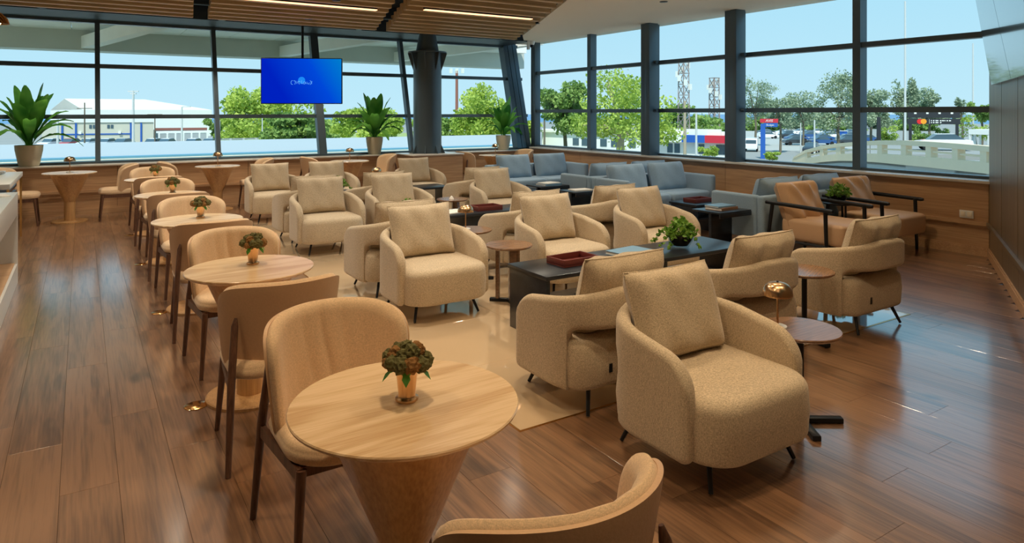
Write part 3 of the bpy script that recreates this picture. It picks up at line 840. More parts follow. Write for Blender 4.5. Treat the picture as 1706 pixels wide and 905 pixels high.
# ---- long black low table
def make_low(L_, D_, H_):
    root = empty('low_table')
    MB().rbox(0, L_, 0, D_, H_-.032, H_, .006).build('tabletop', 'blackwood', root, 30)
    MB().rbox(.012, .05, .02, D_-.02, 0, H_-.034, .004).build('end_panel', 'blackwood', root, 30)
    MB().rbox(L_-.05, L_-.012, .02, D_-.02, 0, H_-.034, .004).build('end_panel', 'blackwood', root, 30)
    MB().rbox(.05, L_-.05, .06, D_-.06, .20, .222, .003).build('shelf', 'blackwood', root, 30)
    MB().rbox(L_*.5-.16, L_*.5+.16, .05, D_-.05, 0, H_-.034, .004).build('centre_block', 'blackwood', root, 30)
    return root

# ---- grey sofa (front = -y), W wide, D deep
SW_, SD_ = 1.88, .78
def make_sofa():
    root = empty('two_seat_sofa')
    hw = SW_/2
    MB().rbox(-hw, hw, SD_/2-.10, SD_/2, .16, .67, .035, 4).build('back_panel', 'grey', root, 50)
    for s in (-1, 1):
        x0, x1 = (hw-.10, hw) if s > 0 else (-hw, -hw+.10)
        MB().rbox(x0, x1, -SD_/2, SD_/2-.10, .16, .67, .035, 4).build('arm', 'grey', root, 50)
    MB().rbox(-hw+.10, hw-.10, -SD_/2+.02, SD_/2-.10, .16, .26, .02, 2).build('base', 'grey', root, 50)
    cw = (SW_-.2)/2
    for s in (-1, 1):
        MB().superq((s*cw/2, -.055, .345), (cw-.008, SD_-.10, .19), .3, .2, 36, 14).build('seat_cushion', 'grey', root, 60)
        mt = Matrix.Translation((s*cw/2, .155, .625)) @ Matrix.Rotation(radians(-16), 4, 'X')
        mb = MB(); pillow_mesh(mb, cw*.86, .47, .24, mt, 16, .02, .25, 2+s); mb.build('back_cushion', 'grey', root, 70)
        for y in (-SD_/2+.08, SD_/2-.08):
            MB().tube([(s*(hw-.08), y, 0), (s*(hw-.08), y, .17)], [.012, .015], 8).build('leg', 'black', root)
    return root
sofa = Proto(make_sofa())

# ---- leather lounge chair with black wooden frame (front = -y)
def make_leather():
    root = empty('leather_lounge_chair')
    MB().superq((0, -.10, .335), (.64, .78, .25), .28, .22, 40, 16).build('seat_cushion', 'leather', root, 60)
    mt = Matrix.Translation((0, .245, .60)) @ Matrix.Rotation(radians(-20), 4, 'X')
    mb = MB(); pillow_mesh(mb, .64, .50, .24, mt, 22, .01, .9, 5); mb.build('back_cushion', 'leather', root, 70)
    for s in (-1, 1):
        MB().tube([(s*.375, .42, .615), (s*.375, .1, .612), (s*.375, -.37, .60), (s*.375, -.40, .60)], [.020, .023, .023, .016], 12).build('armrest', 'black', root)
        MB().tube([(s*.365, -.33, 0), (s*.365, -.31, .60)], [.017, .022], 10).build('leg', 'black', root)
        MB().tube([(s*.365, .43, 0), (s*.365, .34, .61)], [.017, .022], 10).build('leg', 'black', root)
        MB().tube([(s*.355, -.33, .21), (s*.355, .40, .21)], .016, 8).build('side_rail', 'black', root)
    MB().tube([(-.36, .36, .60), (.36, .36, .60)], .018, 10).build('back_rail', 'black', root)
    for y in (-.3, .3): MB().tube([(-.36, y, .205), (.36, y, .205)], .014, 8).build('cross_rail', 'black', root)
    return root
leather = Proto(make_leather())

# ---- C-shaped side table with bent edge
def make_ctable():
    root = empty('c_table')
    MB().rbox(-.27, .27, -.21, .21, .485, .505, .004).build('tabletop', 'blackwood', root, 30)
    MB().rbox(-.27, .27, -.215, -.195, .44, .49, .004).build('folded_lip', 'blackwood', root, 30)
    MB().rbox(-.22, .14, -.04, .0, .012, .485, .006).build('upright_panel', 'blackwood', root, 30)
    MB().rbox(-.25, .2, -.16, .16, 0, .012, .003).build('floor_plate', 'blackwood', root, 30)
    return root
ctable = Proto(make_ctable())

# ---- tray, books
def tray(loc, rz, label, group=None, l=.34, w=.22, h=.055):
    o = empty('serving_tray', loc, rz); tag(o, label, 'tray', group)
    MB().rbox(-l/2, l/2, -w/2, w/2, 0, .008, .002).build('bottom', 'burgundy', o, 0)
    for a in ((-l/2, l/2, -w/2, -w/2+.012), (-l/2, l/2, w/2-.012, w/2), (-l/2, -l/2+.012, -w/2+.012, w/2-.012), (l/2-.012, l/2, -w/2+.012, w/2-.012)):
        MB().rbox(*a, .008, h, .003).build('rim', 'burgundy', o, 30)
    return o
def book(loc, rz, label, cover='bookblue', l=.30, w=.23, h=.02, group=None):
    o = empty('book', loc, rz); tag(o, label, 'book', group)
    MB().box(-l/2, l/2, -w/2, w/2, 0, .003).build('back_cover', cover, o, 0)
    MB().box(-l/2+.004, l/2-.004, -w/2+.004, w/2-.004, .003, h-.003).build('pages', 'paper', o, 0)
    MB().box(-l/2, l/2, -w/2, w/2, h-.003, h).build('front_cover', cover, o, 0)
    MB().box(-l/2, l/2, -w/2-.003, -w/2, 0, h).build('spine', cover, o, 0)
    return o

# ---- ivy in a glass bowl
def leaf_cloud(mb, r, n, c, rad, size, flat=.7, droop=0.0, up=.4):
    for k in range(n):
        while True:
            p = Vector((r.uniform(-1, 1), r.uniform(-1, 1), r.uniform(-1, 1)))
            if p.length < 1: break
        p *= (.55+.45*r.random())/max(.35, p.length)*p.length**.3
        pos = Vector((c[0]+p.x*rad[0], c[1]+p.y*rad[1], c[2]+p.z*rad[2]-droop*(p.x*p.x+p.y*p.y)))
        nrm = Vector((r.gauss(0, 1), r.gauss(0, 1), r.gauss(0, 1)+up)).normalized()
        a = nrm.orthogonal().normalized(); a = Matrix.Rotation(r.random()*6.28, 3, nrm) @ a; b = nrm.cross(a)
        s_ = size*r.uniform(.6, 1.25); bend = nrm*s_*.22
        mb.add([pos-a*s_*.5, pos+b*s_*.36-bend*.2, pos+a*s_*.62-bend, pos-b*s_*.36-bend*.2], [(0,1,2,3)])
    return mb
def ivy_bowl(loc, label, seed, s=1.0, n=230, trail=True):
    r = random.Random(seed); o = empty('ivy_bowl', loc); tag(o, label, 'plant', 'potted ivy in glass bowls')
    MB().lathe([(0, 0), (.05*s, 0), (.06*s, .006*s), (.085*s, .05*s), (.095*s, .085*s), (.092*s, .085*s), (.08*s, .05*s), (.055*s, .012*s), (0, .01*s)], 32).build('glass_bowl', 'clear', o)
    MB().lathe([(0, .014*s), (.05*s, .014*s), (.075*s, .05*s), (.082*s, .08*s), (0, .088*s)], 24).build('soil_ball', 'soil', o)
    mb = leaf_cloud(MB(), r, n, (0, 0, .135*s), (.125*s, .125*s, .075*s), .036*s, droop=.05*s)
    tag(mb.build('foliage', 'ivy', o, 0), kind='stuff')
    if trail:
        for k in range(6):
            q = r.random()*6.28; mb = MB(); pts = []
            L_ = r.uniform(.10, .16)*s
            for t in range(7):
                f = t/6; pts.append((cos(q)*(.07*s+L_*f*.9), sin(q)*(.07*s+L_*f*.9), max(.012, .12*s+.04*s*f-.16*s*f*f)))
            mb.tube(pts, .0012, 4)
            for p in pts[1:]:
                leaf_cloud(mb, r, 4, (p[0], p[1], max(p[2], .035)), (.014, .014, .010), .028*s)
            mb.build('trailing_stem', 'ivy', o, 0)
    return o

# ---- big-leaved plant in a tapered pot
def broad_plant(loc, label, seed, n=20, h=.95, spread=.55, potr=.20, poth=.34, wide=.10):
    r = random.Random(seed); o = empty('potted_plant', loc); tag(o, label, 'plant', 'broad-leaved plants on the window ledge')
    MB().lathe([(0, 0), (potr*.66, 0), (potr*.74, .02), (potr*.97, poth*.75), (potr, poth), (potr-.015, poth), (potr-.02, poth-.03), (0, poth-.03)], 36).build('pot', 'pot', o, 40)
    MB().lathe([(0, poth-.02), (potr-.02, poth-.03)], 20).build('soil', 'soil', o, 0)
    for k in range(n):
        q = 2*pi*k*.381966+r.uniform(-.25, .25); f = (k+.5)/n
        reach = spread*(.22+1.0*f)*r.uniform(.8, 1.1); top = h*(1.08-.62*f**1.3)*r.uniform(.85, 1.08)
        base = Vector((cos(q)*.04, sin(q)*.04, poth-.03)); mb = MB(); rows = []; nn = 12
        d = Vector((cos(q), sin(q)*(.35 if sin(q) > 0 else 1), 0)); sd = Vector((-sin(q), cos(q), 0))
        w = wide*r.uniform(.75, 1.15)*(1.1-.3*f); ph = r.random()*6.28
        for t in range(nn+1):
            u = t/nn
            drop = (.10+.5*f*f)*u**3*h*.75
            c = base+d*reach*(u**1.25)+Vector((0, 0, top*(u**.85)-drop))
            prof = .012+w*(max(0, sin(pi*min(1, max(0, (u-.14)/.86))))**.75)*(1-.25*u)
            if u < .16: prof = .010
            wave = .014*sin(u*22+ph)*min(1, prof/w)
            rows.append((c-sd*prof+Vector((0, 0, prof*.32+wave)), c-sd*prof*.5+Vector((0, 0, prof*.08)), c+Vector((0, 0, -.004)), c+sd*prof*.5+Vector((0, 0, prof*.08)), c+sd*prof+Vector((0, 0, prof*.32-wave))))
        for rw in rows: mb.v += [tuple(p) for p in rw]
        for t in range(nn):
            for i in range(4):
                a = t*5+i; mb.f.append((a, a+1, a+6, a+5)); mb.mi.append(0)
        mb.build('leaf', 'leaf', o, 60)
    return o
# ================================================================== PLACEMENT
ORD = ['fifth', 'fourth', 'third', 'second', 'first']
TX = .83; TYS = [1.97, 4.15, 6.25, 8.35, 10.4]
for i, y in enumerate(TYS):
    w = ORD[i]
    cafe.place((TX+(.025 if i == 0 else 0), y, 0), 0, f'round oak cone-base table in the aisle row, {w} from the window wall', 'table', 'cafe tables in the aisle row')
    dining.place((TX+.04, y+.64, 0), 0, f'tan pleated dining chair, back to the windows, at the {w} aisle table from them', 'chair', 'dining chairs along the aisle row')
    dining.place((TX+(.07 if i == 0 else .01), y-(.66 if i == 0 else .63), 0), pi, f'tan leather-backed dining chair facing the windows at the {w} aisle table from them', 'chair', 'dining chairs along the aisle row')
    cup.place((TX+.03, y+(.0 if i == 0 else .08), .74), i*1.1, f'brass cup of dried green blooms on the {w} aisle table from the window wall', 'vase', 'flower cups on the aisle tables')
    if i:
        o = MB().lathe([(0, 0), (.062, 0), (.062, .003), (.055, .006), (0, .006)], 32).build('floor_outlet_cover', 'brass', None, 30, (TX-.29, y, .0005))
        tag(o, f'round brass floor outlet cover beside the {w} aisle table from the window wall', 'outlet', 'brass floor outlet covers')
        MB().lathe([(0, .006), (.02, .006), (.018, .008), (0, .008)], 16).build('cap', 'brass', o, 30)
WT = [(-.15, 12.2, 'by the buffet counter'), (1.95, 12.38, 'near the television'), (4.25, 12.38, 'beside the pillar plinth'), (7.45, 12.4, 'in the window corner')]
for i, (x, y, w) in enumerate(WT):
    cafe.place((x, y, 0), 0, f'round oak cafe table on a cone base against the window wall {w}', 'table', 'cafe tables along the window wall')
    lamp.place((x, y, .74), 0, f'small gold mushroom lamp on the window-wall table {w}', 'lamp', 'mushroom lamps on the window tables')
    dining.place((x-.64, y, 0), pi/2, f'tan dining chair on the counter side of the window table {w}', 'chair', 'dining chairs along the window wall')
    dining.place((x+.64, y, 0), -pi/2, f'tan dining chair on the sofa side of the window table {w}', 'chair', 'dining chairs along the window wall')
AR = [((2.56, 2.28), 0, 'standing alone on the wood floor beside a lamp table'),
      ((2.58, 3.14), pi, 'back to back with the lone chair on wood floor'),
      ((3.78, 3.13), pi, 'between two round side tables at the tile edge'),
      ((5.09, 3.12), pi, 'with open back, closest to the black-armed leather chairs'),
      ((2.47, 5.14), 0, 'facing the near low black table beside the wooden side table'),
      ((3.80, 5.14), 0, 'facing the burgundy tray on the near low black table'),
      ((5.02, 5.14), 0, 'facing the ivy bowl on the near low black table'),
      ((2.48, 5.97), pi, 'back to back, facing the middle low table on the cafe side'),
      ((3.92, 5.97), pi, 'back to back, facing the tray on the middle low table'),
      ((4.97, 5.97), pi, 'back to back, facing the middle low table on the sofa side'),
      ((2.48, 8.07), 0, 'facing the room across the middle low table, cafe side'),
      ((3.42, 8.07), 0, 'behind the small ivy of the middle low table'),
      ((4.93, 8.07), 0, 'beside the wooden table with a napkin'),
      ((2.50, 8.90), pi, 'facing the far low table on the cafe side'),
      ((3.44, 8.90), pi, 'facing the ivy on the far low table'),
      ((4.97, 8.90), pi, 'facing the far low table on the sofa side'),
      ((2.50, 10.80), 0, 'in the bank nearest the windows, cafe side'),
      ((3.40, 10.80), 0, 'in the bank nearest the windows, middle one'),
      ((4.95, 10.80), 0, 'in the bank nearest the windows, before the pillar plinth')]
for (p, r, w) in AR:
    armchair.place((p[0], p[1], .003 if p[1] > 2.9 and p[1] < 11 else 0), r, 'beige tweed lounge armchair '+w, 'armchair', 'tweed lounge armchairs')
Z3 = .003
o = side_b.place((3.22, 2.22, 0), 0, 'round side table on a black post holding a gold lamp, on the wood floor', 'table', 'round side tables')
lamp.place((3.14, 2.30, .497), 0, 'gold mushroom lamp on the side table next to the lone armchair', 'lamp', 'mushroom lamps on side tables')
side_b.place((4.43, 3.02, Z3), .4, 'round side table between two armchairs at the tile edge', 'table', 'round side tables')
side_b.place((3.22, 5.82, Z3), .2, 'round side table with a lamp between armchairs facing the middle low table', 'table', 'round side tables')
lamp.place((3.18, 5.86, .497+Z3), 0, 'gold mushroom lamp on the side table by the middle low table', 'lamp', 'mushroom lamps on side tables')
side_w.place((3.13, 4.98, Z3), 0, 'round walnut side table on three flat legs beside the near low table', 'table', 'round side tables')
side_w.place((4.15, 8.02, Z3), .5, 'round walnut side table holding a folded napkin', 'table', 'round side tables')
o = MB().lathe([(0, 0), (.035, 0), (.028, .02), (.006, .045), (0, .045)], 5).build('folded_napkin', 'paper', None, 0, (4.12, 7.98, .5))
tag(o, 'small white folded napkin on the walnut side table', 'napkin')
side_b.place((4.17, 10.68, Z3), .1, 'round side table with a lamp in the bank nearest the windows', 'table', 'round side tables')
lamp.place((4.10, 10.62, .497+Z3), 0, 'gold mushroom lamp on the side table nearest the windows', 'lamp', 'mushroom lamps on side tables')
LOW = [((2.76, 3.90), 2.15, .52, .48, 'long low black table with tray, book and ivy on the tile, nearest the wood floor'),
       ((2.86, 6.86), 2.1, .50, .47, 'long low black table with a burgundy tray in the middle of the tile'),
       ((2.86, 9.62), 2.1, .50, .47, 'long low black table with ivy in the bank nearest the windows'),
       ((6.85, 6.25), 1.3, .5, .42, 'low black coffee table between facing grey sofas, holding a tray'),
       ((6.85, 9.3), 1.3, .5, .42, 'low black coffee table before the grey sofa in the window corner')]
for (p, l, d_, h, w) in LOW:
    o = make_low(l, d_, h); o.location = (p[0], p[1], Z3 if p[0] < 5 else 0); tag(o, w, 'table', 'low black tables')
ht = .48+Z3
tray((3.20, 4.17, ht), .05, 'burgundy leather tray on the near low black table', 'burgundy trays')
book((3.80, 4.17, ht), .12, 'large pale blue book lying on the near low black table', 'bookblue', .34, .25, .03, 'books')
book((3.42, 4.15, .223+Z3), .3, 'white magazine on the lower shelf of the near low table', 'paper', .3, .22, .012, 'books')
book((4.35, 4.12, .223+Z3), -.1, 'grey magazine on the lower shelf under the ivy bowl', 'bookblue', .3, .22, .015, 'books')
ivy_bowl((4.36, 4.16, ht), 'trailing ivy in a ribbed glass bowl on the near low black table', 5, 1.25, 330)
tray((4.12, 7.08, .473), .0, 'burgundy leather tray on the middle low black table', 'burgundy trays')
book((3.66, 7.1, .473), .2, 'open white magazine on the middle low black table', 'paper', .34, .25, .012, 'books')
ivy_bowl((3.12, 7.12, .473), 'small green ivy bowl on the middle low black table', 6, 1.0, 200)
ivy_bowl((3.2, 9.86, .473), 'leafy ivy bowl on the low table nearest the windows', 8, 1.15, 220)
tray((3.9, 9.85, .473), .0, 'flat burgundy tray on the low table nearest the windows', 'burgundy trays', .34, .22, .03)
# grey sofas
sofa.place((7.45, 7.64, 0), 0, 'grey two-seat sofa facing the room, arm against the wall between two columns', 'sofa', 'grey sofas along the east windows')
sofa.place((7.45, 8.43, 0), pi, 'grey two-seat sofa turned to the window corner, back to back with another sofa', 'sofa', 'grey sofas along the east windows')
sofa.place((7.25, 10.54, 0), 0, 'grey two-seat sofa in the window corner in front of a cafe table', 'sofa', 'grey sofas along the east windows')
sofa.place((7.60, 5.46, 0), pi, 'grey two-seat sofa with its back to the leather lounge chairs', 'sofa', 'grey sofas along the east windows')
leather.place((7.02, 4.60, 0), 0, 'tan leather lounge chair with black arms beside the black C-shaped table', 'armchair', 'leather lounge chairs')
leather.place((8.14, 4.62, 0), 0, 'tan leather lounge chair with black arms close to the window wall', 'armchair', 'leather lounge chairs')
o = empty('side_table', (7.58, 4.72, 0)); tag(o, 'small round black table between the two leather lounge chairs', 'table', 'round side tables')
MB().lathe([(0, .555), (.16, .555), (.168, .562), (.168, .572), (0, .575)], 36).build('tabletop', 'blackwood', o, 30)
for q in (.2, .2+2*pi/3, .2+4*pi/3): MB().tube([(.14*cos(q), .14*sin(q), 0), (.12*cos(q), .12*sin(q), .556)], .012, 8).build('leg', 'black', o)
ivy_bowl((7.58, 4.72, .575), 'bright green fern in a clear glass bowl between the leather chairs', 11, 1.15, 300, False)
ctable.place((6.36, 5.42, 0), 0, 'black C-shaped side table stacked with books beside the grey sofa back', 'table', 'C-shaped side tables')
ctable.place((6.20, 8.72, 0), 0, 'black C-shaped side table with pale magazines by the far sofa arm', 'table', 'C-shaped side tables')
ctable.place((6.20, 7.86, 0), 0, 'black C-shaped side table with one magazine by the nearer sofa arm', 'table', 'C-shaped side tables')
book((6.38, 5.44, .505), .1, 'thick brown book at the bottom of the stack on the C-shaped table', 'bookbrown', .32, .23, .03, 'books')
book((6.37, 5.45, .535), .0, 'pale book on top of the stack on the C-shaped table', 'bookblue', .30, .21, .018, 'books')
book((6.22, 8.72, .505), .1, 'pale blue magazine pile on the far C-shaped table', 'bookblue', .34, .24, .025, 'books')
book((6.22, 8.72, .53), .2, 'white magazine on top of the pile on the far C-shaped table', 'paper', .30, .22, .012, 'books')
book((6.18, 7.86, .505), -.1, 'single white magazine on the C-shaped table at the nearer sofa arm', 'paper', .30, .22, .015, 'books')
tray((7.15, 6.5, .42), 0, 'burgundy tray on the coffee table between the grey sofas', 'burgundy trays')
# plants on the ledge
broad_plant((-.70, 13.10, .80), 'tall dark broad-leaved plant in a stone pot on the ledge by the counter', 21, 22, 1.02, .62, .19, .33, .115)
broad_plant((5.02, 13.12, .80), 'wavy-leaved green plant in a stone pot on the ledge beside the pillar', 22, 24, .95, .58, .17, .35, .10)
broad_plant((8.08, 13.10, .80), 'smooth green broad-leaved plant in a pale pot in the window corner', 25, 17, .88, .52, .17, .33, .10)

# ---- buffet counters at the left
o = empty('buffet_counter', (-.52, 6.3, 0)); tag(o, 'white open-fronted buffet counter with a wooden recess beside the aisle', 'counter')
y0, y1 = -1.9, 1.8
MB().rbox(-.80, 0, y0, y1, .655, .875, .006).build('top_slab', 'counter', o, 30)
MB().box(-.80, 0, y1-.06, y1, 0, .655).build('end_panel', 'counter', o, 0)
MB().box(-.80, 0, y0, y0+.06, 0, .655).build('end_panel', 'counter', o, 0)
MB().box(-.80, 0, y0+.06, y1-.06, 0, .19).build('plinth', 'counter', o, 0)
MB().box(-.80, -.72, y0+.06, y1-.06, .19, .655).build('recess_back', 'wallwood', o, 0)
MB().box(-.72, -.02, y0+.06, y1-.06, .19, .20).build('recess_shelf', 'wallwood', o, 0)
book((-.72, 7.75, .875), .3, 'white menu sheet lying on the buffet counter', 'paper', .30, .22, .008, 'papers on the buffet')
book((-.82, 7.35, .875), -.2, 'second white menu sheet further along the buffet counter', 'paper', .30, .22, .008, 'papers on the buffet')
o = empty('service_console', (-.66, 10.2, 0)); tag(o, 'white-topped service console with thin brass legs behind the buffet counter', 'console')
MB().rbox(-.8, 0, -1.0, .9, .80, .86, .005).build('top_slab', 'counter', o, 30)
for x in (-.78, -.02):
    for y in (-.98, .88): MB().box(x-.012, x+.012, y-.012, y+.012, 0, .80).build('leg', 'brass', o, 0)
for z in (.60, .68): MB().box(-.78, -.06, -.9, .84, z, z+.03).build('shelf', 'blackwood', o, 0)
MB().box(-.8, -.76, -.9, .84, .0, .60).build('back_panel', 'wallwood', o, 0)
for k in range(4):
    o = MB().lathe([(0, 0), (.06, 0), (.105, .012), (.11, .016), (.06, .006), (0, .006)], 28).build('plate', 'whitemetal', None, 40, (-.92, 10.72, .86+k*.008))
    tag(o, 'white plate in the small pile on the service console', 'plate', 'plates piled on the service console')
o = empty('pendant_lamp', (-.62, 7.45, 2.42)); tag(o, 'small brass pendant lamp hanging over the buffet counter', 'lamp')
MB().lathe([(.0, .10), (.02, .10), (.07, .05), (.085, 0), (.08, 0), (.065, .045), (.0, .09)], 28).build('shade', 'brass', o)
MB().tube([(0, 0, .10), (0, 0, 1.3)], .004, 6).build('cord', 'black', o)
MB().superq((0, 0, .02), (.05, .05, .06), 1, 1, 14, 8).build('bulb', emitmat('bulb_glow', (1, .6, .25, 1), 12), o)

# ---- ceiling spotlights; aisle, open-floor and window-table ones are added to brighten
SP = [(.95, 2.0, 'fifth aisle table'), (.9, 4.2, 'fourth aisle table'), (.9, 6.3, 'third aisle table'), (.9, 8.4, 'second aisle table'), (.9, 10.4, 'first aisle table'),
      (1.0, .4, 'entrance end of the aisle'), (2.6, 1.9, 'lone armchair'), (3.6, 1.5, 'open floor by the lamp table'), (2.6, 3.6, 'near low table tray'), (4.2, 3.6, 'near low table ivy'), (5.3, 3.3, 'open-backed armchair'), (2.5, 4.9, 'walnut side table'), (4.4, 5.2, 'second armchair bank'),
      (3.0, 6.9, 'middle low table'), (4.5, 7.1, 'middle low table tray'), (3.0, 9.3, 'far low table'), (4.6, 9.3, 'far armchairs'), (3.2, 11.4, 'television'), (7.3, 4.6, 'leather chairs'), (7.2, 7.2, 'grey sofas'), (-.3, 3.0, 'open aisle floor, added fill'), (-.3, 6.0, 'aisle beside the buffet, added fill'), (-.2, 9.5, 'aisle beside the service console, added fill'), (5.6, 1.9, 'open floor by the panelled wall, added fill'), (7.0, 10.2, 'window corner sofa'), (-.5, 12.25, 'window table by the buffet, added fill'), (2.0, 12.3, 'window table near the television, added fill'), (4.4, 12.3, 'window table beside the plinth, added fill'), (7.5, 12.2, 'window table in the corner, added fill')]
for (x, y, w) in SP:
    far = y > 4.6
    spot(x, y, 112 if far else 70, 'small black recessed ceiling spotlight above the '+w, col=(1.0, .88, .70) if far else (1.0, .75, .47))
# ================================================================== OUTSIDE
GZ = -4.0
def gd(py): return FPX*(CAMH-GZ)/(py-HZ)            # depth where the ground meets a pixel row
EXM = dict(white=plain('ext_white', srgb(236, 238, 232), .8), beige=plain('ext_beige', srgb(206, 204, 186), .9), blue=plain('ext_blue', srgb(34, 92, 176), .6),
           red=plain('ext_red', srgb(204, 44, 62), .6), roof=plain('ext_roof', srgb(240, 240, 230), .7), grey=plain('ext_grey', srgb(168, 176, 178), .8), cream=plain('ext_cream', srgb(240, 220, 188), .9, var=.05, bscale=1.5),
           asphalt=plain('ext_asphalt', srgb(150, 152, 148), .95, var=.12, bscale=.15), lot=plain('ext_lot', srgb(176, 178, 172), .95, var=.08, bscale=.3), sea=plain('ext_sea', srgb(60, 120, 170), .3),
           glassd=plain('ext_window', srgb(74, 96, 108), .15), bark=plain('ext_bark', srgb(176, 164, 140), .9), barkd=plain('ext_bark_dark', srgb(112, 104, 88), .9), pole=plain('ext_pole', srgb(206, 210, 208), .6),
           lattice=plain('ext_lattice', srgb(150, 140, 136), .6), rust=plain('ext_rust', srgb(150, 96, 84), .7), tyre=plain('ext_tyre', srgb(30, 30, 32), .9), boardd=plain('ext_board', srgb(44, 46, 50), .5),
           logor=plain('ext_logo_red', srgb(226, 40, 40), .5), logoo=plain('ext_logo_orange', srgb(246, 160, 40), .5), deck=plain('ext_deck', srgb(180, 188, 190), .7), grass=plain('ext_grass', srgb(158, 172, 104), .95, var=.25, bscale=.4), gutter=plain('ext_gutter', srgb(96, 156, 186), .5), yellow=plain('ext_yellow', srgb(228, 190, 70), .6))
M.update({'x_'+k: v for k, v in EXM.items()})
M['t_bright'] = leafmat('tree_bright', srgb(140, 170, 66), srgb(206, 222, 112), .7, .35, .5)
M['t_mid'] = leafmat('tree_mid', srgb(112, 148, 74), srgb(166, 192, 106), .7, .3, .5)
M['t_grey'] = leafmat('tree_grey', srgb(138, 158, 128), srgb(182, 196, 164), .8, .3, .4)
ground = MB(); n_ = 48
ground.v = [(0, 0, GZ)]+[(420*cos(2*pi*k/n_), 420*sin(2*pi*k/n_), GZ) for k in range(n_)]
ground.f = [(0, 1+k, 1+(k+1) % n_) for k in range(n_)]; ground.mi = [0]*n_
struct(ground.build('ground', 'x_asphalt', None, 0))
sea = MB(); R2 = 2600
sea.v = [(r*cos(2*pi*k/n_), r*sin(2*pi*k/n_), GZ-.3) for r in (400, R2) for k in range(n_)]
sea.f = [(k, (k+1) % n_, n_+(k+1) % n_, n_+k) for k in range(n_)]; sea.mi = [0]*n_
o = struct(sea.build('sea', 'x_sea', None, 0))
struct(MB().add([(*W(355, 40), GZ+.015), (*W(900, 40), GZ+.015), (*W(900, 190), GZ+.015), (*W(355, 190), GZ+.015)], [(0,1,2,3)]).build('lawn', 'x_grass', None, 0))
lotq = [W(1230, 100), W(1440, 100), W(1440, 210), W(1230, 210)]
struct(MB().add([(x, y, GZ+.02) for x, y in lotq], [(0,1,2,3)]).build('parking_lot', 'x_lot', None, 0))

# concrete canopy beyond the north glazing
can = empty('concrete_canopy', (3, 20, 3.3)); tag(can, 'pale concrete roof canopy with a deep beam above the north windows', 'canopy')
def wpart(mb, name, mat, parent, sm=0):
    mb.xf(parent.matrix_world.inverted() if False else Matrix.Translation(parent.location).inverted()); return mb.build(name, mat, parent, sm)
wpart(MB().box(-14, 13.2, 20.0, 20.7, 3.2, 3.75), 'edge_beam', 'beamc', can)
for k in range(22): wpart(MB().box(-13.4+k*1.2, -12.215+k*1.2, max(14.25, (-12.215+k*1.2)/.665), 20.0, 3.70, 3.9), 'deck_panel', 'concrete', can)
for x in (-4.6, .1, 4.9, 8.4): wpart(MB().beam((x+1.6, 14.4, 3.55), (x, 20.1, 3.4), .26, .30), 'bracket', 'concrete', can)
# ground-floor roof edge just under the glazing (pale strip seen at the foot of the panes)
ro = empty('lower_roof', (0, 20, .3)); tag(ro, 'flat white roof of the lower storey outside the north windows', 'roof')
wpart(MB().prism([(-40, 23.3), (15.3, 23.3), (23.2, 35.5), (-40, 35.5)], .0, .3), 'pale_deck', 'x_deck', ro)
wpart(MB().prism([(-40, 13.9), (9.25, 13.9), (15.05, 22.9), (-40, 22.9)], .0, .3), 'concrete_deck', 'x_cream', ro)
wpart(MB().prism([(-40, 22.9), (15.05, 22.9), (15.3, 23.3), (-40, 23.3)], .0, .36), 'gutter', 'x_gutter', ro)

def box_on(name, label, cat, p0, p1, dv, z0, z1, mat, group=None):
    """box with front edge p0-p1 (xy) and depth vector dv"""
    o = empty(name, (p0[0], p0[1], z0)); tag(o, label, cat, group)
    q = [p0, p1, (p1[0]+dv[0], p1[1]+dv[1]), (p0[0]+dv[0], p0[1]+dv[1])]
    q = [(a-p0[0], b-p0[1]) for a, b in q]
    MB().prism(q, 0, z1-z0).build('walls', mat, o, 0); return o
def on_front(o, p0, p1, f0, f1, z0, z1, name, mat, out=.06, z_base=GZ):
    """slab standing proud of the front face between fractions f0..f1"""
    a = Vector((p1[0]-p0[0], p1[1]-p0[1], 0)); n = Vector((a.y, -a.x, 0)).normalized()
    if n.dot(Vector((-p0[0], -p0[1], 0))) < 0: n = -n
    q = [a*f0+n*out, a*f1+n*out, a*f1-n*.02, a*f0-n*.02]
    return MB().prism([(v.x, v.y) for v in q], z0-z_base, z1-z_base).build(name, mat, o, 0)
def zat(py, d): return CAMH+(HZ-py)*d/FPX

# warehouse with white pitched roof
F0, F1, B0 = Vector(W(137, 150)), Vector(W(353, 166)), Vector(W(84, 190)); dv = B0-F0
wh = box_on('warehouse', 'large white warehouse with a pale pitched roof beyond the parking yard', 'building', F0, F1, dv, GZ, 2.35, 'x_white')
rz_ = 5.2; v = []
e0 = Vector((0, 0)); e1 = F1-F0; h0 = dv*.5; h1 = e1+dv*.5-(e1.normalized()*9)
pts = [(*e0, 6.35), (*e1, 6.35), (*(e1+dv), 6.35), (*dv, 6.35), (*h0, rz_-GZ), (*h1, rz_-GZ)]
MB().add(pts, [(0,1,5,4),(2,3,4,5),(1,2,5),(3,0,4),(0,3,2,1)]).build('roof', 'x_roof', wh, 0)
MB().add([(*e0, 6.35), (*dv, 6.35), (*h0, rz_-GZ-.05)], [(0,1,2)]).build('gable', 'x_white', wh, 0)
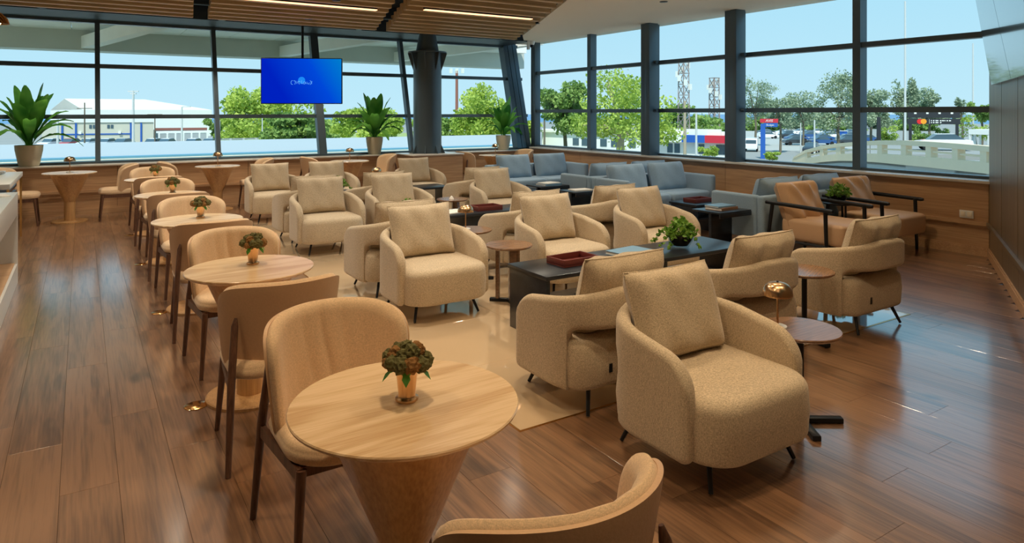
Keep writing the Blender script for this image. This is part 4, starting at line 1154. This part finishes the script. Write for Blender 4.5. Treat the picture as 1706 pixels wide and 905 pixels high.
# low beige block with blue pilasters in front of it
p0, p1 = W(70, 122), W(256, 130); dvv = (p0[0]*.06, p0[1]*.06)
lb = box_on('low_block', 'low beige building with blue pilasters in front of the warehouse', 'building', p0, p1, dvv, GZ, zat(204, 126), 'x_beige')
for px in (102, 124, 216, 234):
    f = (px-70)/186; on_front(lb, p0, p1, f-.008, f+.008, GZ, zat(205, 126), 'pilaster', 'x_blue', .15)
on_front(lb, p0, p1, .20, .80, zat(224.5, 126), zat(222.5, 126), 'blue_band', 'x_blue', .1)
for px in (148, 154, 178, 184):
    f = (px-70)/186; w_ = on_front(lb, p0, p1, f-.012, f+.012, zat(214, 126), zat(208, 126), 'window', 'x_glassd', .08)
for px in (131, 197): f = (px-70)/186; on_front(lb, p0, p1, f-.012, f+.012, zat(223, 126), zat(219, 126), 'air_conditioner', 'x_white', .4)
on_front(lb, p0, p1, -.02, 1.01, zat(204, 126), zat(202.5, 126), 'parapet_cap', 'x_white', .2)
# open shelter with white roof
sh = empty('open_shelter', (*W(300, 118), GZ)); tag(sh, 'white open shelter on posts right of the warehouse yard', 'shelter')
a, b = Vector((*W(265, 116), 0)), Vector((*W(358, 121), 0)); c0 = Vector((*W(300, 118), 0)); dd = Vector((b-a)).normalized(); nn = Vector((-dd.y, dd.x, 0))*4
q = [a-c0, b-c0, b-c0+nn, a-c0+nn]
MB().prism([(p.x, p.y) for p in q], zat(222, 118)-GZ, zat(219, 118)-GZ).build('roof', 'x_white', sh, 0)
for k in range(8):
    p = a-c0+(b-a)*(k/7); MB().box(p.x-.12, p.x+.12, p.y-.12, p.y+.12, 0, zat(222, 118)-GZ).build('post', 'x_white', sh, 0)
rs_ = box_on('red_roofed_shed', 'long low shed with a dark red roof behind the shelter', 'building', W(258, 134), W(345, 138), (0, 5), GZ, zat(216, 136), 'x_grey')
on_front(rs_, W(258, 134), W(345, 138), 0, 1, zat(217, 136), zat(213, 136), 'roof', 'x_rust', .4)

def pole(px, y0, d, label, y1=None, lean=0, r=.12, mat='x_pole', arms=(), name='lamp_post'):
    x, y = W(px, d); o = empty(name, (x, y, GZ)); tag(o, label, 'pole')
    top = zat(y0, d)-GZ
    MB().tube([(0, 0, 0), (lean*CY, -lean*SY, top)], [r, r*.7], 8).build('shaft', mat, o)
    for (fz, l, dx) in arms:
        MB().beam((lean*CY*fz+(dx-l/2)*CY, -lean*SY*fz-(dx-l/2)*SY, top*fz), (lean*CY*fz+(dx+l/2)*CY, -lean*SY*fz-(dx+l/2)*SY, top*fz), .12, .12).build('crossarm', mat, o, 0)
    return o
pole(222, 151, 70, 'tall white floodlight post in front of the warehouse', r=.15, arms=((.99, 1.1, 0), (.96, .6, 0)))
pole(303, 178, 75, 'white street lamp with a curved arm by the shelter', arms=((1.0, .9, .5),))
pole(96, 185, 60, 'slim white post left of the warehouse yard')
pole(141, 171, 100, 'utility pole with a crossarm before the warehouse gable', mat='x_barkd', arms=((.88, 2.2, 0),))
pole(258, 190, 92, 'utility pole with a wide crossarm near the red-roofed shed', mat='x_barkd', arms=((.985, 2.0, 0),), r=.09)
pole(437, 190, 45, 'slim white fence post beneath the television', r=.05)
pole(521, 178, 48, 'slim white pole in front of the trees by the wide mullion', r=.06)
pole(366, 200, 40, 'short pale pole at the edge of the trees', r=.05)
# yard fence
fe = empty('yard_fence', (*W(440, 42), GZ)); tag(fe, 'low white rail fence in front of the trees beyond the north windows', 'fence')
c0 = Vector((*W(440, 42), 0)); a = Vector((*W(362, 40), 0))-c0; b = Vector((*W(545, 44), 0))-c0
zt_ = zat(229, 42)-GZ
for k in range(10): p = a+(b-a)*(k/9); MB().box(p.x-.06, p.x+.06, p.y-.06, p.y+.06, 0, zt_).build('post', 'x_pole', fe, 0)
for z in (.99, .75, .5): MB().beam((a.x, a.y, zt_*z), (b.x, b.y, zt_*z), .05, .08).build('rail', 'x_grey', fe, 0)

def tree(px, ytop, d, wpx, hpx, label, mat='t_mid', n=1800, size=.5, seed=1, trunk='x_barkd', name='tree', blobs=9, tr=.18, open_=.0, group='trees outside the windows', zb=None):
    r = random.Random(seed); x, y = W(px, d); o = empty(name, (x, y, GZ)); tag(o, label, 'tree' if name == 'tree' else 'bush', group)
    zt = zat(ytop, d)-GZ; h = hpx*d/FPX; w = wpx*d/FPX/2; zc = zt-h/2
    mb = MB(); tips = []
    blobs = int(blobs*1.6); n = int(n*1.25)
    for k in range(blobs):
        q = r.random()*6.28; rr = w*sqrt(r.random())*.75; f = r.uniform(-.9, .8)
        k_ = sqrt(max(.1, 1-max(f, 0)**2*.8))
        c = (cos(q)*rr*k_, sin(q)*rr*k_, zc+f*h*.40); tips.append(c)
        br = (w*r.uniform(.22, .5), w*r.uniform(.22, .5), h*r.uniform(.10, .22))
        leaf_cloud(mb, r, int(n*2.2)//blobs, c, br, size*.66)
    tag(mb.build('crown', mat, o, 0), kind='stuff')
    tb = MB(); base = max(.2, zt-h*.75)
    tb.tube([(0, 0, 0), (r.uniform(-.2, .2), r.uniform(-.2, .2), base*.6), (0, 0, base)], [tr, tr*.85, tr*.7], 8)
    for c in tips[:7]: tb.tube([(0, 0, base*.9), (c[0]*.5, c[1]*.5, base+(c[2]-base)*.55), c], [tr*.55, tr*.35, tr*.12], 6)
    tb.build('trunk', trunk, o)
    return o
# north side trees
tree(440, 138, 52, 170, 110, 'big light green feathery tree behind the television', 't_bright', 3000, .42, 1, blobs=16)
tree(500, 185, 40, 130, 60, 'drooping palm-like green shrub tree under the television', 't_mid', 1600, .4, 2, blobs=10)
tree(615, 178, 55, 130, 60, 'dense green tree seen behind the wavy-leaved plant', 't_bright', 1800, .4, 3, blobs=10)
for k, (px, w_) in enumerate(((560, 90), (640, 90), (715, 80), (790, 90), (870, 80), (480, 80), (395, 80))):
    tree(px, 192, 80 if k % 2 else 92, w_, 44, ['low hedge tree behind the wide mullion', 'low hedge tree behind the wavy-leaved plant', 'low hedge tree hidden by the pillar', 'low hedge tree right of the pillar', 'low hedge tree behind the leaning column', 'low hedge tree under the television', 'low hedge tree left of the television'][k], 't_mid' if k % 2 else 't_bright', 900, .6, 60+k, blobs=9)
tree(805, 138, 50, 130, 110, 'rounded light green tree beyond the pillar', 't_bright', 3000, .40, 4, blobs=16)
tree(745, 190, 55, 60, 50, 'small green tree right behind the pillar', 't_mid', 900, .4, 5, blobs=7)
tree(357, 190, 95, 36, 40, 'small far tree right of the white shelter', 't_mid', 500, .6, 6, blobs=6)
o = pole(761, 118, 70, 'reddish mobile phone mast with white antennas behind the pillar', mat='x_rust', r=.2, name='phone_mast')
for k in (-1, 0, 1): MB().box(k*.6*CY-.12, k*.6*CY+.12, -k*.6*SY-.12, -k*.6*SY+.12, zat(122, 70)-GZ, zat(114, 70)-GZ).build('antenna', 'x_white', o, 0)
# east side trees
tree(940, 134, 52, 110, 95, 'dense dark green tree at the corner post', 't_mid', 2600, .40, 7, blobs=14)
tree(1035, 108, 46, 200, 135, 'large spreading yellow-green tree with pale bare branches', 't_bright', 2600, .36, 8, 'x_bark', blobs=20, tr=.32)
tree(1150, 170, 110, 110, 55, 'broad flat green tree behind the shop roof', 't_mid', 1300, .8, 9, blobs=10)
tree(1205, 195, 128, 50, 40, 'bushy green tree at the shop end', 't_mid', 700, .7, 10, blobs=7)
tree(1258, 118, 114, 75, 95, 'tall grey-green casuarina beside the steel column', 't_grey', 1500, .42, 11, blobs=16, tr=.2)
tree(1300, 150, 95, 60, 70, 'thin casuarina behind the pylon sign', 't_grey', 900, .5, 12, blobs=10)
tree(1338, 143, 116, 60, 75, 'wispy casuarina above the parking lot', 't_grey', 1000, .5, 13, blobs=11)
tree(1398, 112, 100, 82, 110, 'broad tall casuarina at the middle of the window', 't_grey', 1900, .5, 14, blobs=18, tr=.25)
tree(1452, 138, 85, 60, 80, 'round-topped casuarina right of the mullion', 't_grey', 1200, .45, 15, blobs=12)
tree(1506, 120, 85, 52, 95, 'airy casuarina beside the tall lamp post', 't_grey', 1000, .45, 16, blobs=12)
tree(1550, 142, 90, 60, 65, 'spreading casuarina above the billboard', 't_grey', 1100, .5, 17, blobs=12)
tree(1602, 158, 95, 30, 50, 'slim casuarina right of the billboard', 't_grey', 500, .45, 18, blobs=7)
tree(1635, 160, 90, 50, 45, 'leafy tree by the far window jamb', 't_mid', 900, .5, 19, blobs=8)
for k, (px, yt, w_, h_) in enumerate(((1270, 186, 90, 50), (1330, 190, 90, 42), (1390, 188, 90, 45), (1460, 186, 80, 48), (1530, 192, 80, 40))):
    tree(px, yt, (216, 240, 216, 240, 216)[k], w_, h_, ['dark tree-line tree behind the sign', 'tree-line tree behind parked cars', 'tree-line tree by the blue kiosk', 'tree-line tree right of the mullion', 'tree-line tree behind the billboard'][k], 't_grey' if k % 2 else 't_mid', 1400, 1.5, 30+k, blobs=12)
def bush(px, ytop, d, wpx, hpx, label, mat, seed): return tree(px, ytop, d, wpx, hpx, label, mat, 500, .3, seed, name='shrub', blobs=7, tr=.05, group='bushes outside the windows')
bush(1287, 250, 78, 30, 18, 'yellow-green round bush at the foot of the pylon sign', 't_bright', 41)
bush(1484, 205, 80, 40, 35, 'bright green roadside bush left of the lamp post', 't_bright', 42)
bush(1530, 212, 84, 50, 25, 'low dark bush under the billboard', 't_mid', 43)
bush(1625, 186, 80, 60, 50, 'large bright green hedge bush at the right jamb', 't_bright', 44)
bush(1572, 210, 90, 30, 28, 'green bush right of the parked white car', 't_mid', 45)
bush(1180, 242, 70, 40, 26, 'small green bush in front of the shop', 't_bright', 46)

# white flat-roofed houses beside the corner
p0, p1 = W(903, 92), W(1075, 80); d2 = (p0[0]*.1, p0[1]*.1)
hb = box_on('flat_roofed_house', 'long white flat-roofed house behind the spreading tree', 'building', p0, p1, d2, GZ, zat(219, 86), 'x_white')
for f in (.33, .42, .60, .70, .86):
    w_ = on_front(hb, p0, p1, f, f+.06, zat(243, 86), zat(231, 86), 'window', 'x_glassd', .06)
on_front(hb, p0, p1, -.01, 1.01, zat(222, 86), zat(218, 86), 'roof_edge', 'x_roof', .4)
# shop with a white, blue and red fascia
p0, p1 = W(1098, 86), W(1222, 80); d2 = (p0[0]*.12, p0[1]*.12)
shp = box_on('roadside_shop', 'low shop with a white roof and a white, blue and red fascia', 'building', p0, p1, d2, GZ, zat(222, 83), 'x_white')
for f0, f1, m_ in ((-.02, .36, 'x_white'), (.36, .67, 'x_blue'), (.67, 1.03, 'x_red')): on_front(shp, p0, p1, f0, f1, zat(237, 83), zat(225, 83), 'fascia', m_, .9)
on_front(shp, p0, p1, -.03, .85, zat(225, 83), zat(215, 83), 'roof', 'x_roof', .2)
for f in (.12, .22, .55, .78, .86): on_front(shp, p0, p1, f, f+.075, zat(256, 83), zat(240, 83), 'window', 'x_glassd', .06)
pole(1141, 168, 60, 'pale leaning wooden pole in front of the shop', lean=-.0, mat='x_bark', r=.16, name='utility_pole')
pole(1160, 186, 58, 'straight white pole in front of the shop fascia', r=.11)
def lattice(px, ytop, d, w, label):
    x, y = W(px, d); o = empty('lattice_tower', (x, y, GZ)); tag(o, label, 'tower'); H = zat(ytop, d)-GZ; mb = MB(); r = .07*d/80
    L4 = [(-1,-1), (1,-1), (1,1), (-1,1)]
    for a, b in L4: mb.beam((a*w, b*w, 0), (a*w*.8, b*w*.8, H), r*1.6, r*1.6)
    mb.build('legs', 'x_lattice', o, 0); mb = MB(); ns = int(H/1.5)
    for k in range(ns):
        z0, z1 = H*k/ns, H*(k+1)/ns
        for i in range(4):
            a, b = L4[i], L4[(i+1) % 4]
            mb.beam((a[0]*w*.9, a[1]*w*.9, z0), (b[0]*w*.9, b[1]*w*.9, z1), r, r); mb.beam((a[0]*w*.9, a[1]*w*.9, z1), (b[0]*w*.9, b[1]*w*.9, z1), r, r)
    mb.build('bracing', 'x_lattice', o, 0)
    for k in range(6):
        q = k*1.05; zz = H*(1-.05*k); MB().box(cos(q)*w*1.5-.2, cos(q)*w*1.5+.2, sin(q)*w*1.5-.2, sin(q)*w*1.5+.2, zz-.9, zz).build('antenna', 'x_white', o, 0)
lattice(1139, 104, 104, .65, 'steel lattice telecom tower with antennas left of the steel column')
lattice(1190, 130, 120, .7, 'shorter crowded telecom tower behind the shop end')
pole(907, 171, 70, 'utility pole with two crossarms near the corner post', mat='x_barkd', arms=((.99, 2.0, 0), (.95, 2.6, .3)), name='utility_pole')
pole(1508, 2, 73, 'very tall white lamp post rising behind the parapet', r=.13)
pole(1621, 72, 94, 'thin tall white pole near the window jamb', r=.13)
pole(1357, 200, 90, 'white pole standing in the parking lot', r=.13); pole(1334, 205, 95, 'short white pole beside the pylon sign', r=.1)
pole(1464, 195, 74, 'dark slim post behind the parapet', mat='x_boardd', r=.28, name='dark_post')

def text(s_, size, mat, parent, loc, rot, shear=0.0, depth=.01):
    cu = bpy.data.curves.new('lettering', 'FONT'); cu.body = s_; cu.size = size; cu.extrude = depth; cu.align_x = 'CENTER'; cu.align_y = 'CENTER'; cu.shear = shear
    t = bpy.data.objects.new('lettering_tmp', cu); COL.objects.link(t)
    dg = bpy.context.evaluated_depsgraph_get(); me = bpy.data.meshes.new_from_object(t.evaluated_get(dg)); bpy.data.objects.remove(t)
    me.materials.clear(); me.materials.append(M[mat]); o = obj_from('lettering', me, parent, loc, rot); return o
FACE = (pi/2, 0, -YAW-radians(18))
# pylon sign
d = 83; x, y = W(1275, d); o = empty('pylon_sign', (x, y, GZ), -YAW-radians(18)); tag(o, 'roadside pylon sign with red and blue panels on a blue post', 'sign')
zz = lambda py: zat(py, d)-GZ
MB().box(-.55, 0, -.15, .15, 0, zz(206)).build('post', 'x_blue', o, 0)
MB().box(-.6, 1.45, -.17, .17, zz(204.5), zz(198)).build('red_panel', 'x_red', o, 0)
MB().box(-.2, 1.40, -.16, .16, zz(211.5), zz(205)).build('blue_panel', 'x_blue', o, 0)
text('AVIS', .42, 'x_white', o, (.42, -.19, (zz(204.5)+zz(198))/2), (pi/2, 0, 0), .25)
text('Budget', .32, 'x_white', o, (.55, -.19, (zz(211.5)+zz(205))/2), (pi/2, 0, 0), 0)
# billboard
d = 78; x, y = W(1555, d); o = empty('billboard', (x, y, GZ), -YAW-radians(25)); tag(o, 'black roadside billboard with two overlapping red and orange discs', 'billboard')
MB().box(-2.6, 2.6, -.12, .12, zz(207), zz(198)).build('lower_board', 'x_boardd', o, 0)
MB().box(-2.6, 2.6, -.05, .12, zz(196.5), zz(183)).build('upper_board', 'x_boardd', o, 0)
zc = (zz(207)+zz(198))/2
for k, (xx, m_) in enumerate(((-1.35, 'x_logor'), (-.98, 'x_logoo'))):
    mb = MB().lathe([(0, 0), (.30, 0), (.30, .03), (0, .03)], 28); mb.xf(Matrix.Translation((xx, -.125-.03*k*0-.002*k, zc)) @ Matrix.Rotation(pi/2, 4, 'X')); mb.build('disc', m_, o, 0)
MB().box(-.42, -.39, -.135, -.12, zc-.25, zc+.25).build('divider', 'x_white', o, 0)
for j, (l, z) in enumerate(((1.9, .10), (1.0, -.12))):
    k = 0; xx = -.25
    while xx < -.25+l: MB().box(xx, xx+.09+.05*((k*7) % 3), -.132, -.12, zc+z-.06, zc+z+.06).build('lettering_mark', 'x_white', o, 0); xx += .2+.04*((k*5) % 2); k += 1
for xx in (-1.8, -.6, .6, 1.8): MB().box(xx-.12, xx+.12, -.08, -.05, zz(190), zz(187)).build('floodlight', 'x_white', o, 0)
for xx in (-2.3, 2.3): MB().box(xx-.15, xx+.15, -.1, .1, 0, zz(207)).build('post', 'x_boardd', o, 0)

# ramp with pierced cream parapet
RP = [(1325, 274, 50, 252, 275), (1345, 250, 48, 0, 274), (1372, 243, 45, 0, 270), (1400, 239, 42.5, 0, 268), (1435, 236, 39.5, 0, 268.5), (1470, 234, 36.5, 0, 271), (1510, 234, 33.2, 0, 275), (1552, 236, 30, 0, 279), (1597, 239, 27.2, 0, 284), (1645, 243, 24.8, 0, 289), (1700, 248, 22.5, 0, 296), (1765, 256, 20.5, 0, 306)]
ramp = empty('ramp_parapet', (*W(1500, 34), GZ)); tag(ramp, 'cream concrete ramp parapet pierced by rectangular openings', 'parapet')
org = Vector((*W(1500, 34), GZ))
sts = []
for (px, yt, d, _, yb) in RP:
    x, y = W(px, d); sts.append((Vector((x, y, 0)), zat(yt, d) if px > 1330 else zat(262, d), zat(yb, d)))
def seg_box(mb, i, f0, f1, g0, g1, th=.25, sh=0):
    (a, at_, ab), (b, bt, bb) = sts[i], sts[i+1]; t = (b-a); n = Vector((-t.y, t.x, 0)).normalized()*th/2; v = []
    for f in (f0, f1):
        p = a+t*f; zt_, zb_ = at_+(bt-at_)*f, ab+(bb-ab)*f
        for g in (g0, g1):
            z = zb_+(zt_-zb_)*g
            for s_ in (-1, 1): q = p+n*s_; v.append((q.x-org.x, q.y-org.y, z-org.z))
    mb.add(v, [(0,1,3,2),(4,6,7,5),(0,4,5,1),(2,3,7,6),(0,2,6,4),(1,5,7,3)])
for i in range(len(sts)-1):
    mb = MB(); seg_box(mb, i, 0, 1, 0, .40, .30); mb.build('base_wall', 'x_cream', ramp, 0)
    mb = MB(); seg_box(mb, i, 0, 1, .80, 1.0, .32); mb.build('top_rail', 'x_cream', ramp, 0)
    mb = MB(); seg_box(mb, i, -.11, .11, .40, .80, .28); mb.build('pier', 'x_cream', ramp, 0)
    if i > 0: mb = MB(); seg_box(mb, i, .1, .9, .57, .64, .14); mb.build('middle_rail', 'x_cream', ramp, 0)
    else: mb = MB(); seg_box(mb, i, .1, 1, .40, .80, .26); mb.build('end_block', 'x_cream', ramp, 0)
    (a, at_, ab), (b, bt, bb) = sts[i], sts[i+1]
    mb = MB().add([(a.x-org.x, a.y-org.y, 0), (b.x-org.x, b.y-org.y, 0), (b.x-org.x, b.y-org.y, bb-GZ), (a.x-org.x, a.y-org.y, ab-GZ),
                   (a.x-org.x+.3, a.y-org.y+.3, 0), (b.x-org.x+.3, b.y-org.y+.3, 0), (b.x-org.x+.3, b.y-org.y+.3, bb-GZ), (a.x-org.x+.3, a.y-org.y+.3, ab-GZ)],
                  [(0,1,2,3),(7,6,5,4),(2,6,7,3),(0,4,5,1),(1,5,6,2),(0,3,7,4)]); mb.build('side_wall', 'x_grey', ramp, 0)
    # road behind the parapet
    n = Vector((b.y-a.y, a.x-b.x, 0)).normalized()
    if n.dot(a) < 0: n = -n
    q = [a, b, b+n*9, a+n*9]; z_ = [ab+.02, bb+.02, bb+.02, ab+.02]
    MB().add([(p.x-org.x, p.y-org.y, z-org.z+.1) for p, z in zip(q, z_)]+[(p.x-org.x, p.y-org.y, z-org.z-.15) for p, z in zip(q, z_)], [(0,1,2,3),(7,6,5,4),(0,4,5,1),(1,5,6,2),(2,6,7,3),(3,7,4,0)]).build('road_slab', 'x_asphalt', ramp, 0)

# cars
CARM = [plain('car_white', srgb(240, 242, 242), .25, coat=.5), plain('car_silver', srgb(176, 184, 188), .25, metal=.4), plain('car_dark', srgb(54, 62, 70), .25, coat=.5), plain('car_blue', srgb(44, 84, 140), .25, coat=.5), plain('car_red', srgb(190, 60, 50), .3, coat=.5)]
def car_mesh(mat, van=False):
    mb = MB(); W_ = .86
    if van: pr = [(-2.2, .45), (-2.2, 1.0), (-2.0, 1.15), (-1.5, 1.9), (2.1, 1.95), (2.2, 1.0), (2.2, .4)]; cab = [(-1.85, 1.18), (-1.48, 1.78), (1.9, 1.82), (1.95, 1.18)]
    else: pr = [(-2.15, .35), (-2.2, .62), (-2.0, .82), (-1.15, .95), (1.7, .98), (2.1, .90), (2.18, .6), (2.1, .35)]; cab = [(-1.2, .94), (-.55, 1.42), (.75, 1.45), (1.6, .97)]
    rings = []
    for y, ins in ((-W_, .06), (-W_*.97, 0), (W_*.97, 0), (W_, .06)): rings.append([(x*(1-ins*.3), y, z-ins*(z-.6)) for x, z in pr])
    mb.rings(rings, mi=0)
    if not van: mb.rings([[(x, y*.90, z) for x, z in [(-1.1, .93), (-.48, 1.46), (.72, 1.49), (1.5, .95)]] for y in (-W_*.82, W_*.82)], mi=0)
    mb.rings([[(x, y, z) for x, z in cab] for y in (-W_*.99 if van else -W_*.86, W_*.99 if van else W_*.86)], mi=1)
    if van: mb.box(-2.05, -1.5, -.7, .7, 1.2, 1.7, 1)
    for x in (-1.35, 1.35):
        for s_ in (-1, 1):
            o_ = len(mb.v); rr = .33
            for yy in (s_*W_*.80, s_*W_*1.03):
                for k in range(14): mb.v.append((x+rr*cos(2*pi*k/14), yy, .33+rr*sin(2*pi*k/14)))
            for k in range(14): mb.f.append((o_+k, o_+(k+1) % 14, o_+14+(k+1) % 14, o_+14+k)); mb.mi.append(2)
            mb.f.append(tuple(o_+k for k in range(14))); mb.mi.append(2); mb.f.append(tuple(o_+14+k for k in range(14))); mb.mi.append(2)
    return mb.mesh('car', [mat, M['x_glassd'], M['x_tyre']], 30)
cms = [car_mesh(m) for m in CARM]; vanm = car_mesh(CARM[0], True)
CN = ['white', 'silver', 'dark grey', 'blue', 'red']
def car(px, py, rz, k, label, d=None, z=None, me=None, group=None):
    d = d or gd(py); x, y = W(px, d); o = obj_from('car', me or cms[k], None, (x, y, GZ+.02 if z is None else z), (0, 0, rz)); tag(o, label, 'car', group); return o
rc_ = random.Random(9); lots = []
for row, (py, n) in enumerate(((242, 4), (236, 4), (231, 5), (227, 5), (224, 6))):
    for i in range(n):
        px = 1262+(i+.5)*172/n; k = rc_.choice((0, 0, 1, 1, 2, 3))
        if row < 2 and (px < 1305): continue
        car(px, py, -YAW+(pi if rc_.random() < .5 else 0)+rc_.uniform(-.04, .04), k, f'{CN[k]} car parked in the lot behind the ramp', group=f'{CN[k]} cars parked in the lot')
car(1252, 252, -YAW+1.2, 0, 'white van parked by the shop and the pylon sign', me=vanm)
car(1352, 255, -YAW+1.0, 2, 'dark car half hidden at the end of the ramp parapet')
struct(MB().prism([W(1450, 54), W(1720, 54), W(1720, 70), W(1450, 70)], GZ, -1.68).build('road_embankment', 'x_asphalt', None, 0))
car(1570, 240, -YAW-.35, 0, 'white car driving up the ramp behind the parapet', d=60, z=-1.67)
car(1443, 238, -YAW+.2, 3, 'blue car beside the dark post', d=128, z=GZ+.02)
for i, (px, k) in enumerate(((85, 0), (118, 4), (148, 0), (178, 0), (205, 1), (255, 0), (278, 0), (322, 0), (350, 1))):
    car(px, 243, pi/2-YAW, k, ['white car at the left of the warehouse yard', 'red car in the warehouse yard', 'white car before the beige building', 'second white car before the beige building', 'silver car near the tall floodlight post', 'white car near the utility pole', 'white car left of the shelter', 'white car under the shelter', 'silver car at the shelter end'][i], d=110)
# blue kiosk, shelter at right
kx, ky = W(1405, 138); o = empty('blue_kiosk', (kx, ky, GZ)); tag(o, 'small blue kiosk in the parking lot', 'kiosk')
MB().box(-.5, .5, -.5, .5, 0, 1.9).build('walls', 'x_blue', o, 0); MB().box(-.6, .6, -.6, .6, 1.9, 2.0).build('roof', 'x_white', o, 0)
o = empty('white_carport', (*W(1640, 74), GZ)); tag(o, 'white metal carport frame by the hedge', 'carport')
h_ = zat(224, 74)-GZ
MB().box(-1.3, 1.3, -1.0, 1.0, h_, h_+.55).build('roof', 'x_white', o, 0)
for a in (-1.2, 0, 1.2):
    for b in (-.9, .9): MB().box(a-.07, a+.07, b-.07, b+.07, 0, h_).build('post', 'x_white', o, 0)
